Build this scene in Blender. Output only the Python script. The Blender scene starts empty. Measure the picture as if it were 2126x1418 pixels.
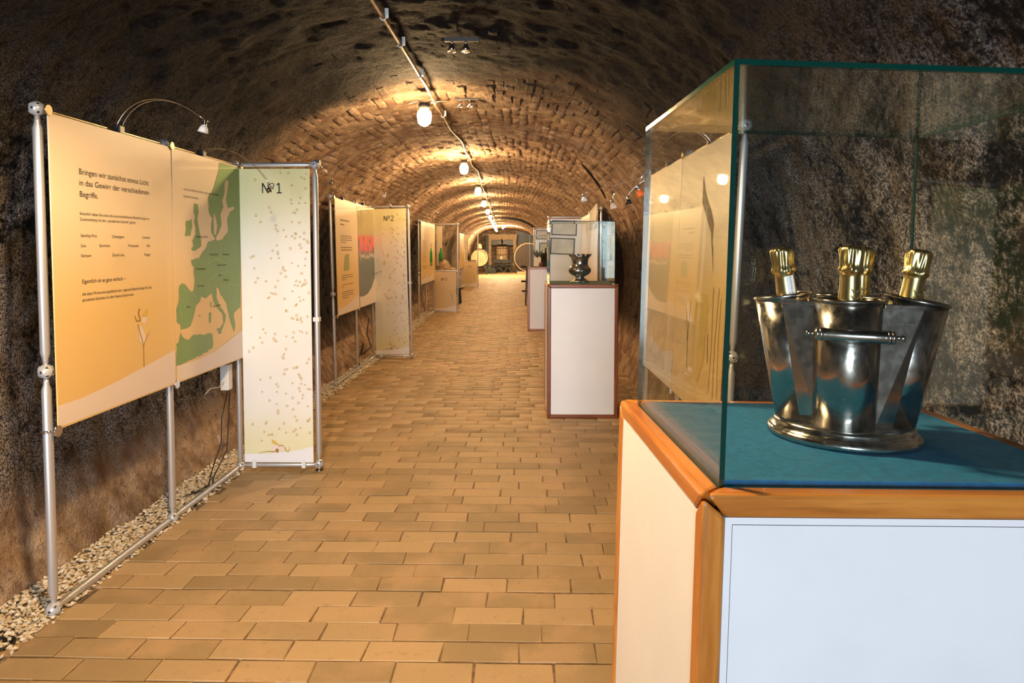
import bpy, bmesh, math, random
import numpy as np
from mathutils import Vector, Matrix, Euler
from mathutils.geometry import tessellate_polygon
random.seed(7); rng = np.random.RandomState(7)
SC = bpy.context.scene; COL = SC.collection
PI = math.pi
# ------------------------------------------------------------------ camera, light, exposure
EYE = 1.6
cd = bpy.data.cameras.new('camera'); cam = bpy.data.objects.new('camera', cd); COL.objects.link(cam)
cd.sensor_width = 36; cd.lens = 36 * 1417 / 2126; cd.shift_y = -123 / 2126; cd.clip_start = .02; cd.clip_end = 200
cam.location = (0, 0, EYE); cam.rotation_euler = (PI / 2 - math.atan(.05), 0, math.atan(27 / 1417)); SC.camera = cam
w = bpy.data.worlds.new('world'); SC.world = w; w.use_nodes = True
w.node_tree.nodes['Background'].inputs[0].default_value = (.55, .68, 1, 1); w.node_tree.nodes['Background'].inputs[1].default_value = .04
def area(name, loc, rot, sx, sy, e, col):
    l = bpy.data.lights.new(name, 'AREA'); l.shape = 'RECTANGLE'; l.size = sx; l.size_y = sy; l.energy = e; l.color = col
    o = bpy.data.objects.new(name, l); COL.objects.link(o); o.location = loc; o.rotation_euler = rot; return o
# daylight entering through the cellar mouth behind the camera, and a warm unseen lamp nearer the camera
area('entrance_daylight', (-1.1, -8.2, 1.5), (PI / 2, 0, 0), 2.0, 2.5, 345, (.78, .89, 1))
l = bpy.data.lights.new('unseen_warm_lamp', 'SPOT'); l.energy = 120; l.color = (1, .66, .33); l.spot_size = math.radians(152); l.spot_blend = .35; l.shadow_soft_size = .08
o = bpy.data.objects.new('unseen_warm_lamp', l); COL.objects.link(o); o.location = (-.75, 1.7, 2.62); o.rotation_euler = (math.radians(6), 0, 0)   # unseen lamp of the row, shade assumed to keep the vault dark
LAMP_E = 320.; LAMP_COL = (1, .65, .31)
SC.view_settings.view_transform = 'Standard'; SC.view_settings.look = 'None'; SC.view_settings.gamma = 1
SC.view_settings.use_curve_mapping = False; SC.view_settings.exposure = 1.45
try:
    SC.cycles.transparent_max_bounces = 24; SC.cycles.max_bounces = 10; SC.cycles.diffuse_bounces = 2; SC.cycles.sample_clamp_indirect = 6
except Exception: pass
# ------------------------------------------------------------------ materials
def nm(name, col, rough=.5, metal=0, coat=0, spec=None):
    m = bpy.data.materials.new(name); m.use_nodes = True; b = m.node_tree.nodes['Principled BSDF']
    b.inputs['Base Color'].default_value = (*col, 1); b.inputs['Roughness'].default_value = rough; b.inputs['Metallic'].default_value = metal
    b.inputs['Coat Weight'].default_value = coat
    if spec is not None: b.inputs['Specular IOR Level'].default_value = spec
    return m
class NT:
    def __init__(s, m): s.m = m; s.t = m.node_tree; s.b = s.t.nodes['Principled BSDF']
    def n(s, typ, **k):
        x = s.t.nodes.new(typ)
        for a, v in k.items(): setattr(x, a, v)
        return x
    def l(s, a, b): s.t.links.new(a, b)
    def val(s, x, inp):
        if isinstance(x, (int, float)): inp.default_value = x
        else: s.l(x, inp)
    def math(s, op, a, b=0, c=None, clamp=False):
        x = s.n('ShaderNodeMath', operation=op); x.use_clamp = clamp; s.val(a, x.inputs[0]); s.val(b, x.inputs[1])
        if c is not None: s.val(c, x.inputs[2])
        return x.outputs[0]
    def smooth(s, v, a, b, lo=0, hi=1):
        x = s.n('ShaderNodeMapRange', interpolation_type='SMOOTHSTEP'); s.val(v, x.inputs[0])
        for i, q in enumerate((a, b, lo, hi)): x.inputs[i + 1].default_value = q
        return x.outputs[0]
    def noise(s, vec, scale, det=4, rough=.55, sx=(1, 1, 1)):
        mp = s.n('ShaderNodeMapping'); mp.inputs['Scale'].default_value = sx; s.l(vec, mp.inputs[0])
        x = s.n('ShaderNodeTexNoise'); x.inputs['Scale'].default_value = scale; x.inputs['Detail'].default_value = det
        x.inputs['Roughness'].default_value = rough; s.l(mp.outputs[0], x.inputs['Vector']); return x.outputs[0]
    def mix(s, f, a, b):
        x = s.n('ShaderNodeMix', data_type='RGBA'); s.val(f, x.inputs[0])
        for i, q in ((6, a), (7, b)):
            if isinstance(q, tuple): x.inputs[i].default_value = (*q, 1)
            else: s.l(q, x.inputs[i])
        return x.outputs[2]
    def bump(s, h, strength=.5, dist=.01, norm=None):
        x = s.n('ShaderNodeBump'); x.inputs['Strength'].default_value = strength; x.inputs['Distance'].default_value = dist
        s.l(h, x.inputs['Height'])
        if norm is not None: s.l(norm, x.inputs['Normal'])
        return x.outputs[0]
    @property
    def pos(s): return s.n('ShaderNodeNewGeometry').outputs['Position']
    @property
    def obj(s): return s.n('ShaderNodeTexCoord').outputs['Object']
    def xyz(s, v):
        x = s.n('ShaderNodeSeparateXYZ'); s.l(v, x.inputs[0]); return x.outputs
    def color(s, c): s.l(c, s.b.inputs['Base Color'])
    def normal(s, c): s.l(c, s.b.inputs['Normal'])
def tone(t):
    a = t.n('ShaderNodeAttribute'); a.attribute_name = 'tone'; return a.outputs['Fac']
# soot-blackened masonry of the vault
def masonry(name):
    m = nm(name, (.2, .15, .1), .85, spec=.16); t = NT(m); P = t.pos; X, Y, Z = t.xyz(P)
    big = t.noise(P, .9, 4, .6); mid = t.noise(P, 4.5, 5, .65); fine = t.noise(P, 28, 4, .65); grain = t.noise(P, 110, 3, .6)
    tn = tone(t)
    brick = t.mix(t.smooth(mid, .35, .65), (.28, .175, .11), (.62, .45, .31))
    brick = t.mix(t.smooth(t.math('MULTIPLY_ADD', tn, .25, big), .52, .75), brick, (.33, .20, .125))
    brick = t.mix(t.smooth(fine, .56, .7, 0, .75), brick, (.085, .05, .035))
    # soot: heavy over the first bays, thin further in and close to the floor, there partly painted light
    near = t.smooth(t.math('MULTIPLY_ADD', big, 2.4, Y), 8.4, 6.0)
    low = t.smooth(t.math('MULTIPLY_ADD', mid, .5, Z), .8, .5)
    soot = t.math('MULTIPLY', near, t.math('SUBTRACT', 1, t.math('MULTIPLY', low, .85)))
    patch_h = t.smooth(Z, 2.6, 1.8, 0, 1)
    pv = t.math('MULTIPLY_ADD', mid, .7, t.math('MULTIPLY', big, .75))
    pv = t.math('MULTIPLY_ADD', fine, .55, pv)
    patch = t.math('MULTIPLY', t.smooth(t.math('MULTIPLY_ADD', t.noise(P, 62, 3, .7), .35, pv), 1.0, 1.24), t.math('MULTIPLY_ADD', patch_h, .95, .03))
    sc = t.mix(t.smooth(fine, .4, .62), (.002, .0025, .004), (.011, .0105, .012))
    sc = t.mix(patch, sc, t.mix(t.smooth(grain, .38, .62), (.045, .04, .039), (.38, .335, .31)))
    shade_band = t.math('MULTIPLY', t.math('MULTIPLY', t.smooth(t.math('MULTIPLY_ADD', mid, .5, Z), 2.35, 1.9), t.smooth(Z, .3, .7)), t.smooth(Y, 26, 14, .3, .92))  # shade behind the stands painted in as a dark wall band
    c = t.mix(shade_band, brick, (.025, .018, .015)); c = t.mix(soot, c, sc)
    far_s = t.math('MULTIPLY', t.smooth(t.math('MULTIPLY_ADD', mid, .6, big), .93, 1.12), t.smooth(Y, 4, 30, .55, .2))
    c = t.mix(far_s, c, (.055, .035, .028))
    t.color(c)
    h = t.math('MULTIPLY_ADD', fine, .7, t.math('MULTIPLY', grain, .35))
    t.normal(t.bump(t.math('ADD', h, t.math('MULTIPLY', mid, .8)), .9, .05)); return m
M = {}
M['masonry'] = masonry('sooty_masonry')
def brick_floor():
    m = nm('floor_brick', (.5, .35, .2), .62); t = NT(m); P = t.pos; tn = tone(t)
    n1 = t.noise(P, 3, 4); n2 = t.noise(P, 22, 4, .6); n3 = t.noise(P, 160, 2)
    c = t.mix(t.smooth(tn, -1, 1), (.32, .225, .115), (.49, .345, .185))
    c = t.mix(t.smooth(n1, .42, .66, 0, .55), c, (.55, .36, .20))
    c = t.mix(t.smooth(n2, .58, .72, 0, .5), c, (.30, .20, .12))
    c = t.mix(t.smooth(n3, .66, .72, 0, .55), c, (.12, .08, .05))
    t.color(c); t.normal(t.bump(t.math('MULTIPLY_ADD', n3, .25, n2), .45, .006)); return m
M['floor_brick'] = brick_floor()
def simple_noise(name, c1, c2, scale, rough=.7, bump=.3, dist=.004, metal=0, sx=(1, 1, 1), world=True, det=4):
    m = nm(name, c1, rough, metal); t = NT(m); P = t.pos if world else t.obj
    n = t.noise(P, scale, det, .6, sx); t.color(t.mix(t.smooth(n, .35, .65), c1, c2))
    if bump: t.normal(t.bump(n, bump, dist))
    return m
M['joint'] = simple_noise('sandy_joint', (.12, .075, .04), (.30, .20, .12), 25)
M['gravel'] = simple_noise('gravel_stone', (.62, .52, .38), (.8, .72, .58), 35, .7, .2)
M['gravel_bed'] = simple_noise('gravel_bed', (.16, .12, .08), (.3, .24, .17), 60)
M['alu'] = nm('brushed_aluminium', (.66, .67, .70), .38, .7)
M['chrome'] = nm('chrome', (.75, .75, .76), .14, 1)
M['ball_steel'] = nm('satin_steel', (.58, .59, .61), .34, .35)
M['hole'] = nm('dark_socket', (.02, .02, .025), .5)
M['brass_sheen'] = nm('brass_reflection', (.34, .27, .16), .3, .9)  # brass-like reflections on the top rails put into the metal colour
M['black'] = nm('black_plastic', (.012, .012, .014), .4)
M['white_plastic'] = nm('white_plastic', (.8, .82, .84), .4)
M['clear_clip'] = nm('clear_plastic_clip', (.75, .78, .8), .2)
M['ink'] = nm('black_ink', (.018, .016, .014), .6)
M['ink_soft'] = nm('brown_ink', (.22, .15, .08), .6)
def cream():
    m = nm('cream_print', (.8, .6, .4), .42, coat=.15); t = NT(m); P = t.pos; X, Y, Z = t.xyz(P)
    f = t.smooth(Z, 1.85, 1.2); n = t.noise(P, 1.5, 2)
    t.color(t.mix(t.math('MULTIPLY_ADD', n, .12, f), (.80, .67, .50), (.80, .55, .21))); return m
M['cream'] = cream()
def cream2():
    m = nm('pale_print', (.8, .7, .5), .42, coat=.15); t = NT(m); P = t.pos; X, Y, Z = t.xyz(P)
    t.color(t.mix(t.smooth(Z, 1.6, .4), (.80, .62, .40), (.72, .55, .30))); return m
M['cream_pale'] = cream2()
M['swoosh'] = nm('white_print', (.80, .70, .66), .42, coat=.1)
M['map_sea'] = nm('map_sea', (.80, .60, .40), .42, coat=.1)
M['map_green'] = nm('map_green', (.20, .33, .085), .45, coat=.1)
M['map_line'] = nm('map_border', (.33, .46, .19), .45)
def board():
    m = nm('glossy_board', (.82, .8, .6), .16, coat=.6); t = NT(m); P = t.pos; X, Y, Z = t.xyz(P)
    a = t.smooth(Z, 2.1, 1.5); b = t.smooth(Z, .55, .15)
    c = t.mix(a, (.84, .78, .42), (.84, .83, .80)); c = t.mix(b, c, (.80, .76, .50)); t.color(c)
    t.normal(t.bump(t.noise(P, 5, 1, .4, (1, 1, .12)), .5, .03)); return m
M['board'] = board()
M['board_white'] = nm('board_white', (.84, .85, .9), .2, coat=.4)
M['gold'] = nm('gold_print', (.70, .48, .10), .4)
M['gold_dark'] = nm('dark_gold_print', (.35, .20, .03), .4)
M['pale_veil'] = nm('pale_veil_print', (.80, .66, .58), .5)
M['photo_hill'] = None
def photo_hill():
    m = nm('vineyard_photo', (.1, .15, .1), .3, coat=.5); t = NT(m); P = t.pos; X, Y, Z = t.xyz(P)
    n = t.noise(P, 7, 3); st = t.n('ShaderNodeTexWave'); st.inputs['Scale'].default_value = 4; st.inputs['Distortion'].default_value = 3; t.l(P, st.inputs[0])
    c = t.mix(t.smooth(Z, .95, 1.45), (.045, .07, .045), (.08, .13, .13))
    top = t.mix(st.outputs[1], (.16, .17, .07), (.42, .34, .15)); c = t.mix(t.smooth(t.noise(P, 30, 3), .4, .6, 0, .7), c, (.02, .035, .025))
    c = t.mix(t.smooth(Z, 1.74, 1.80), t.mix(t.math('MULTIPLY', t.smooth(Z, 1.5, 1.6), t.smooth(n, .38, .5)), c, (.75, .06, .07)), top)
    t.color(c); return m
M['photo_hill'] = photo_hill()
M['houses'] = nm('pale_house_print', (.55, .5, .48), .5)
M['map_small'] = nm('small_map_print', (.35, .38, .16), .5)
def wood(name, c1, c2, ax, rough=.28):
    m = nm(name, c1, rough, coat=.55); t = NT(m); sx = [9, 9, 9]; sx[ax] = .8
    n = t.noise(t.obj, 2.2, 5, .6, tuple(sx)); n2 = t.noise(t.obj, 9, 3, .5, tuple(sx))
    c = t.mix(t.smooth(n, .38, .62), c1, c2); c = t.mix(t.smooth(n2, .55, .7, 0, .35), c, tuple(x * .45 for x in c1)); t.color(c)
    b = t.bump(n2, .08, .002); t.normal(b); return m
OR = ((.40, .125, .015), (.58, .225, .04)); SH = ((.17, .045, .018), (.27, .08, .03)); RB = ((.34, .10, .035), (.44, .14, .05))  # the dark wood has the middle plinth's front shade put into it
WOOD = {k: [wood(k + '_wood_' + 'xyz'[a], v[0], v[1], a) for a in range(3)] for k, v in (('cherry', OR), ('shaded_cherry', SH), ('redbrown', RB))}
M['laminate'] = simple_noise('white_laminate', (.70, .71, .74), (.74, .745, .77), 3, .42, 0)
M['laminate_lit'] = simple_noise('lit_white_laminate', (.80, .81, .84), (.83, .835, .86), 3, .42, 0)  # same white laminate, lightened to stand in for light on the farther plinths
M['gap'] = nm('shadow_gap', (.05, .05, .06), .8)
M['felt'] = simple_noise('teal_felt', (.0, .10, .24), (.0, .13, .31), 60, .95, .35, .002)
M['felt_green'] = simple_noise('green_felt', (.05, .10, .07), (.07, .13, .09), 60, .95, .3, .002)
def glass(name, tint, edge=False):
    m = bpy.data.materials.new(name); m.use_nodes = True; nt = m.node_tree; nt.nodes.clear()
    o = nt.nodes.new('ShaderNodeOutputMaterial'); tr = nt.nodes.new('ShaderNodeBsdfTransparent'); gl = nt.nodes.new('ShaderNodeBsdfGlossy')
    fr = nt.nodes.new('ShaderNodeFresnel'); ge = nt.nodes.new('ShaderNodeNewGeometry'); mr = nt.nodes.new('ShaderNodeMapRange'); mx = nt.nodes.new('ShaderNodeMixShader')
    tr.inputs[0].default_value = (*tint, 1); gl.inputs['Roughness'].default_value = .012; gl.inputs[0].default_value = (.95, 1, .98, 1)
    mr.inputs[3].default_value = 1.33; mr.inputs[4].default_value = 1 / 1.33
    nt.links.new(ge.outputs['Backfacing'], mr.inputs[0]); nt.links.new(mr.outputs[0], fr.inputs[0])
    nt.links.new(fr.outputs[0], mx.inputs[0]); nt.links.new(tr.outputs[0], mx.inputs[1]); nt.links.new(gl.outputs[0], mx.inputs[2]); nt.links.new(mx.outputs[0], o.inputs[0])
    return m
M['glass'] = glass('clear_glass', (.965, .985, .975))
M['glass_edge'] = nm('green_glass_edge', (.0, .03, .022), .15, coat=.3)
def silver():
    m = nm('tarnished_silver', (.50, .47, .43), .2, 1); t = NT(m); n = t.noise(t.obj, 7, 3, .5); n2 = t.noise(t.obj, 60, 3)
    t.color(t.mix(t.smooth(n, .38, .66), (.42, .40, .37), (.60, .58, .55)))
    r = t.smooth(n2, .3, .7, .13, .24); t.l(r, t.b.inputs['Roughness']); t.normal(t.bump(n, .05, .004)); return m
M['silver'] = silver()
M['dark_metal'] = nm('dark_pewter', (.16, .15, .14), .3, 1)
M['foil'] = nm('gold_foil', (.62, .49, .21), .25, 1)
M['foil_d'] = nm('dark_gold_foil', (.36, .27, .10), .3, 1)
M['bottle'] = nm('dark_green_bottle', (.01, .03, .012), .08, coat=.5)
M['bottle_green'] = nm('bright_green_bottle', (.02, .30, .05), .1, coat=.5)
M['label'] = nm('paper_label', (.78, .78, .82), .6)
M['label_ink'] = nm('label_ink', (.22, .03, .09), .6)
M['paper'] = simple_noise('brown_crumpled_paper', (.45, .26, .14), (.62, .42, .25), 12, .8, .5, .01)
M['conduit'] = simple_noise('rusty_conduit', (.22, .15, .09), (.38, .27, .17), 20, .5, .2, .002)
M['timber'] = simple_noise('old_timber', (.42, .28, .15), (.60, .43, .26), 5, .75, .4, .008, sx=(1, 1, 4))
M['dark_timber'] = simple_noise('black_green_timber', (.012, .018, .018), (.035, .045, .045), 6, .6, .2, .004)
M['barrel_head'] = simple_noise('barrel_head_oak', (.022, .014, .009), (.05, .03, .018), 5, .6, .3, .006, sx=(6, 1, 1))
M['barrel_pale'] = simple_noise('pale_barrel_oak', (.42, .28, .15), (.60, .42, .25), 5, .6, .3, .006, sx=(6, 1, 1))
M['iron'] = nm('dark_iron', (.05, .045, .04), .5, .6)
M['earthen'] = simple_noise('clay', (.5, .35, .2), (.6, .45, .3), 8)
M['white_cloth'] = nm('white_cloth', (.8, .78, .72), .8)
M['red'] = nm('dark_red', (.25, .02, .03), .5)
M['plant'] = nm('dry_grey_green', (.12, .13, .09), .8)
M['orange_glass'] = nm('orange_reflector', (.8, .16, .03), .2, coat=.5)
M['pic'] = simple_noise('grey_print', (.58, .63, .66), (.70, .74, .77), 9, .5, 0)
M['pole_dark'] = nm('dark_pole', (.03, .03, .035), .5)
def emis(name, col, s):
    m = bpy.data.materials.new(name); m.use_nodes = True; b = m.node_tree.nodes['Principled BSDF']
    b.inputs['Base Color'].default_value = (*col, 1); b.inputs['Emission Color'].default_value = (*col, 1); b.inputs['Emission Strength'].default_value = s; return m
M['bulb'] = emis('lit_bulb_glass', LAMP_COL, LAMP_E)
M['bulb_soft'] = emis('soft_bulb_glass', LAMP_COL, LAMP_E * .85)
M['spot_lit'] = emis('lit_spot', (1, .74, .42), 60)
# ------------------------------------------------------------------ mesh helpers
def frame_from(z):
    z = Vector(z).normalized(); x = z.orthogonal().normalized(); return x, z.cross(x), z
class MB:
    def __init__(s): s.v = []; s.f = []; s.mi = []; s.sm = []; s.cur = 0
    def add(s, vs, fs, smooth=False):
        o = len(s.v); s.v += [tuple(q) for q in vs]; s.f += [tuple(i + o for i in f) for f in fs]; s.mi += [s.cur] * len(fs); s.sm += [smooth] * len(fs); return s
    def box(s, x0, y0, z0, x1, y1, z1):
        v = [(x, y, z) for z in (z0, z1) for y in (y0, y1) for x in (x0, x1)]
        return s.add(v, [(0, 2, 3, 1), (4, 5, 7, 6), (0, 1, 5, 4), (2, 6, 7, 3), (0, 4, 6, 2), (1, 3, 7, 5)])
    def obox(s, c, ax, ay, az):
        c, ax, ay, az = map(Vector, (c, ax, ay, az)); v = [c + ax * a + ay * b + az * d for d in (-1, 1) for b in (-1, 1) for a in (-1, 1)]
        return s.add(v, [(0, 2, 3, 1), (4, 5, 7, 6), (0, 1, 5, 4), (2, 6, 7, 3), (0, 4, 6, 2), (1, 3, 7, 5)])
    def beam(s, a, b, wx, wy):
        a, b = Vector(a), Vector(b); x, y, z = frame_from(b - a)
        if abs(z.z) < .9: y = Vector((0, 0, 1)); x = y.cross(z).normalized(); y = z.cross(x)
        else: x = Vector((1, 0, 0)); y = z.cross(x).normalized(); x = y.cross(z)
        return s.obox((a + b) / 2, x * wx / 2, y * wy / 2, (b - a) / 2)
    def lathe(s, prof, n=24, c=(0, 0, 0), axis=(0, 0, 1), mod=None, smooth=True):
        X, Y, Z = frame_from(axis) if tuple(axis) != (0, 0, 1) else (Vector((1, 0, 0)), Vector((0, 1, 0)), Vector((0, 0, 1)))
        c = Vector(c); vs = []; fs = []
        for i, (r, z) in enumerate(prof):
            for k in range(n):
                t = 2 * PI * k / n; rr, zz = (r, z) if mod is None else mod(r, z, t, i)
                vs.append(c + X * rr * math.cos(t) + Y * rr * math.sin(t) + Z * zz)
        for i in range(len(prof) - 1):
            for k in range(n):
                k2 = (k + 1) % n; fs.append((i * n + k, i * n + k2, (i + 1) * n + k2, (i + 1) * n + k))
        s.add(vs, fs, smooth); L = len(prof) - 1
        o = len(s.v) - len(vs)
        if prof[0][0] > 1e-4: s.f.append(tuple(o + k for k in range(n))[::-1]); s.mi.append(s.cur); s.sm.append(False)
        if prof[L][0] > 1e-4: s.f.append(tuple(o + L * n + k for k in range(n))); s.mi.append(s.cur); s.sm.append(False)
        return s
    def cyl(s, a, b, r, r2=None, n=12):
        a, b = Vector(a), Vector(b); return s.lathe([(r, 0), (r if r2 is None else r2, (b - a).length)], n, a, tuple((b - a).normalized()))
    def sphere(s, c, r, n=12, m=8, sc=(1, 1, 1)):
        pr = [(max(1e-5, r * math.sin(PI * i / m)) * sc[0], -r * math.cos(PI * i / m) * sc[2]) for i in range(m + 1)]
        return s.lathe(pr, n, c)
    def tube(s, pts, r, n=8):
        P = [Vector(p) for p in pts]; vs = []; fs = []; up = None
        for i, p in enumerate(P):
            d = (P[min(i + 1, len(P) - 1)] - P[max(i - 1, 0)]).normalized()
            if up is None: up = d.orthogonal().normalized()
            up = (up - d * up.dot(d)).normalized(); sd = d.cross(up)
            rr = r[i] if isinstance(r, (list, tuple)) else r
            for k in range(n):
                t = 2 * PI * k / n; vs.append(p + up * rr * math.cos(t) + sd * rr * math.sin(t))
        for i in range(len(P) - 1):
            for k in range(n):
                k2 = (k + 1) % n; fs.append((i * n + k, i * n + k2, (i + 1) * n + k2, (i + 1) * n + k))
        fs.append(tuple(range(n))[::-1]); fs.append(tuple((len(P) - 1) * n + k for k in range(n))); return s.add(vs, fs, True)
    def torus(s, c, R, r, axis=(0, 0, 1), n=24, m=8):
        X, Y, Z = frame_from(axis) if tuple(axis) != (0, 0, 1) else (Vector((1, 0, 0)), Vector((0, 1, 0)), Vector((0, 0, 1)))
        c = Vector(c); vs = []; fs = []
        for i in range(n):
            t = 2 * PI * i / n; d = X * math.cos(t) + Y * math.sin(t)
            for k in range(m):
                u = 2 * PI * k / m; vs.append(c + d * (R + r * math.cos(u)) + Z * r * math.sin(u))
        for i in range(n):
            for k in range(m): fs.append((i * m + k, ((i + 1) % n) * m + k, ((i + 1) % n) * m + (k + 1) % m, i * m + (k + 1) % m))
        return s.add(vs, fs, True)
    def build(s, name, mats, parent=None, bevel=0, loc=None, attr=None):
        me = bpy.data.meshes.new(name); me.from_pydata(s.v, [], s.f)
        mats = mats if isinstance(mats, (list, tuple)) else [mats]
        for m in mats: me.materials.append(M[m] if isinstance(m, str) else m)
        me.polygons.foreach_set('material_index', s.mi); me.polygons.foreach_set('use_smooth', s.sm)
        if attr is not None:
            a = me.attributes.new('tone', 'FLOAT', 'POINT'); a.data.foreach_set('value', attr)
        me.update(); o = bpy.data.objects.new(name, me); COL.objects.link(o)
        if parent: o.parent = parent
        if loc: o.location = loc
        if bevel:
            b = o.modifiers.new('bevel', 'BEVEL'); b.width = bevel; b.segments = 2; b.limit_method = 'ANGLE'; b.angle_limit = .6
        return o
def tag(o, label, cat, group=None, kind=None):
    o['label'] = label; o['category'] = cat
    if group: o['group'] = group
    if kind: o['kind'] = kind
    return o
def empty(name, loc=(0, 0, 0), rot=(0, 0, 0)):
    o = bpy.data.objects.new(name, None); COL.objects.link(o); o.location = loc; o.rotation_euler = rot; o.empty_display_size = .05; return o
def copy_tree(o, parent=None):
    c = o.copy(); COL.objects.link(c)
    if parent: c.parent = parent
    for ch in list(o.children): copy_tree(ch, c)
    return c
# value noise in numpy
TAB = rng.rand(64, 64, 64).astype(np.float32)
def vn(p, sc):
    q = p * sc; i = np.floor(q).astype(int); f = q - i; f = f * f * (3 - 2 * f); r = 0
    for a in (0, 1):
        for b in (0, 1):
            for c in (0, 1):
                wgt = (f[..., 0] if a else 1 - f[..., 0]) * (f[..., 1] if b else 1 - f[..., 1]) * (f[..., 2] if c else 1 - f[..., 2])
                r = r + wgt * TAB[(i[..., 0] + a) % 64, (i[..., 1] + b) % 64, (i[..., 2] + c) % 64]
    return r - .5
# ------------------------------------------------------------------ the vault
def XC(y): return -.5 - .03 * np.maximum(0, y - 11)
def AL(y):
    t = np.clip((y - 5.2) / 1.6, 0, 1); u = np.clip((12.5 - y) / 2, 0, 1); return 2.03 + .12 * (t * t * (3 - 2 * t)) * (u * u * (3 - 2 * u))
Z0, BH, PE = .95, 1.95, 2.5
def profile(y, u):
    """u in 0..1 from the left foot over the crown to the right foot -> X, Z"""
    u = np.asarray(u, float); A = AL(y); out = []
    N = 400; th = np.linspace(0, PI, N); c, s_ = np.cos(th), np.sin(th)
    ex = np.sign(-c) * np.abs(c) ** (2 / PE); ez = np.abs(s_) ** (2 / PE)
    t = np.linspace(0, 1, 60)[:-1]
    lx = -(A - .0) + (A - 1.80) * (1 - t) ** 1.6; lz = Z0 * t
    rz = Z0 * t[::-1]; AR = 1.98 + .75 * min(1, max(0, (y - 36) / 4))
    ax = np.where(ex < 0, A, AR) * ex; az = Z0 + BH * ez
    rx = AR - .22 * (1 - t[::-1]) ** 1.6
    px = np.concatenate([lx, ax, rx]) + XC(y); pz = np.concatenate([lz, az, rz])
    d = np.concatenate([[0], np.cumsum(np.hypot(np.diff(px), np.diff(pz)))])
    return np.interp(u * d[-1], d, px), np.interp(u * d[-1], d, pz), d[-1]
NU = 330
US = np.linspace(0, 1, NU)
ys = np.concatenate([np.arange(-8.6, .8, .15), np.arange(.8, 5, .026), np.arange(5, 11, .05), np.arange(11, 24, .12), np.arange(24, 48.01, .25)])
G = np.zeros((len(ys), NU, 3))
for i, y in enumerate(ys):
    x, z, L = profile(y, US); G[i, :, 0] = x; G[i, :, 1] = y; G[i, :, 2] = z
T = np.gradient(G, axis=1); Nn = np.stack([T[..., 2], 0 * T[..., 0], -T[..., 0]], -1); Nn /= np.linalg.norm(Nn, axis=-1, keepdims=True)
def relief(p):
    nearf = np.clip((8 - p[..., 1]) / 4, .45, 1)
    return (.05 * vn(p, 1.3) + nearf * (.034 * vn(p, 5.1) + .022 * vn(p + 7, 12) + .012 * vn(p + 3, 29)))
D = relief(G)
G2 = G + Nn * D[..., None]
LSPLIT, RSPLIT = 62, NU - 62
def strip(name, a, b, kindname):
    sub = G2[:, a:b + 1]; h, w_ = sub.shape[:2]; idx = np.arange(h * w_).reshape(h, w_)
    f = np.stack([idx[:-1, :-1], idx[:-1, 1:], idx[1:, 1:], idx[1:, :-1]], -1).reshape(-1, 4)
    me = bpy.data.meshes.new(name); me.vertices.add(h * w_); me.vertices.foreach_set('co', sub.reshape(-1))
    me.loops.add(f.size); me.loops.foreach_set('vertex_index', f.reshape(-1)); me.polygons.add(len(f))
    me.polygons.foreach_set('loop_start', np.arange(0, f.size, 4)); me.polygons.foreach_set('loop_total', np.full(len(f), 4))
    me.update(calc_edges=True); me.polygons.foreach_set('use_smooth', [True] * len(f)); me.materials.append(M['masonry'])
    o = bpy.data.objects.new(name, me); COL.objects.link(o); o['kind'] = 'structure'; return o
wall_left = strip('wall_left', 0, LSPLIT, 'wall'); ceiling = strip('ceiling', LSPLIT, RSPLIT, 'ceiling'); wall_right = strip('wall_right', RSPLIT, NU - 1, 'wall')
# projection used only to choose which bricks are worth an object of their own
pitch = math.atan(.05); ya = math.atan(27 / 1417)
FW = np.array([-math.sin(ya) * math.cos(pitch), math.cos(ya) * math.cos(pitch), -math.sin(pitch)]); RT = np.array([math.cos(ya), math.sin(ya), 0]); UP = np.cross(RT, FW)
def seen(p):
    d = p - np.array([0, 0, EYE]); z = d @ FW; return (z > .3) & (np.abs(d @ RT / np.maximum(z, .01)) < .78) & (((d @ UP) / np.maximum(z, .01)) < .45) & (((d @ UP) / np.maximum(z, .01)) > -.62)
def brick_variants(name, lx, ly, lz, k, mat, inset=.006):
    out = []
    for i in range(k):
        r = random.Random(i * 31 + 5); q = MB(); j = lambda a: r.uniform(-a, a)
        bx, by = lx / 2, ly / 2; ja = min(.004, ly * .05)
        base = [(-bx + j(ja), -by + j(ja), -lz), (bx + j(ja), -by + j(ja), -lz), (bx + j(ja), by + j(ja), -lz), (-bx + j(ja), by + j(ja), -lz)]
        mid = [(x, y, -inset * .8) for x, y, z in base]; tz = [j(.0015) for _ in range(4)]
        top = [(x - math.copysign(inset, x), y - math.copysign(inset, y), tz[n]) for n, (x, y, z) in enumerate(base)]
        q.add(base + mid + top, [(0, 1, 5, 4), (1, 2, 6, 5), (2, 3, 7, 6), (3, 0, 4, 7), (4, 5, 9, 8), (5, 6, 10, 9), (6, 7, 11, 10), (7, 4, 8, 11), (8, 9, 10, 11)])
        o = q.build(name + '_mesh', mat, attr=[-1 + 2 * (i + .5) / k] * 12); me = o.data; bpy.data.objects.remove(o); out.append(me)
    return out
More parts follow.
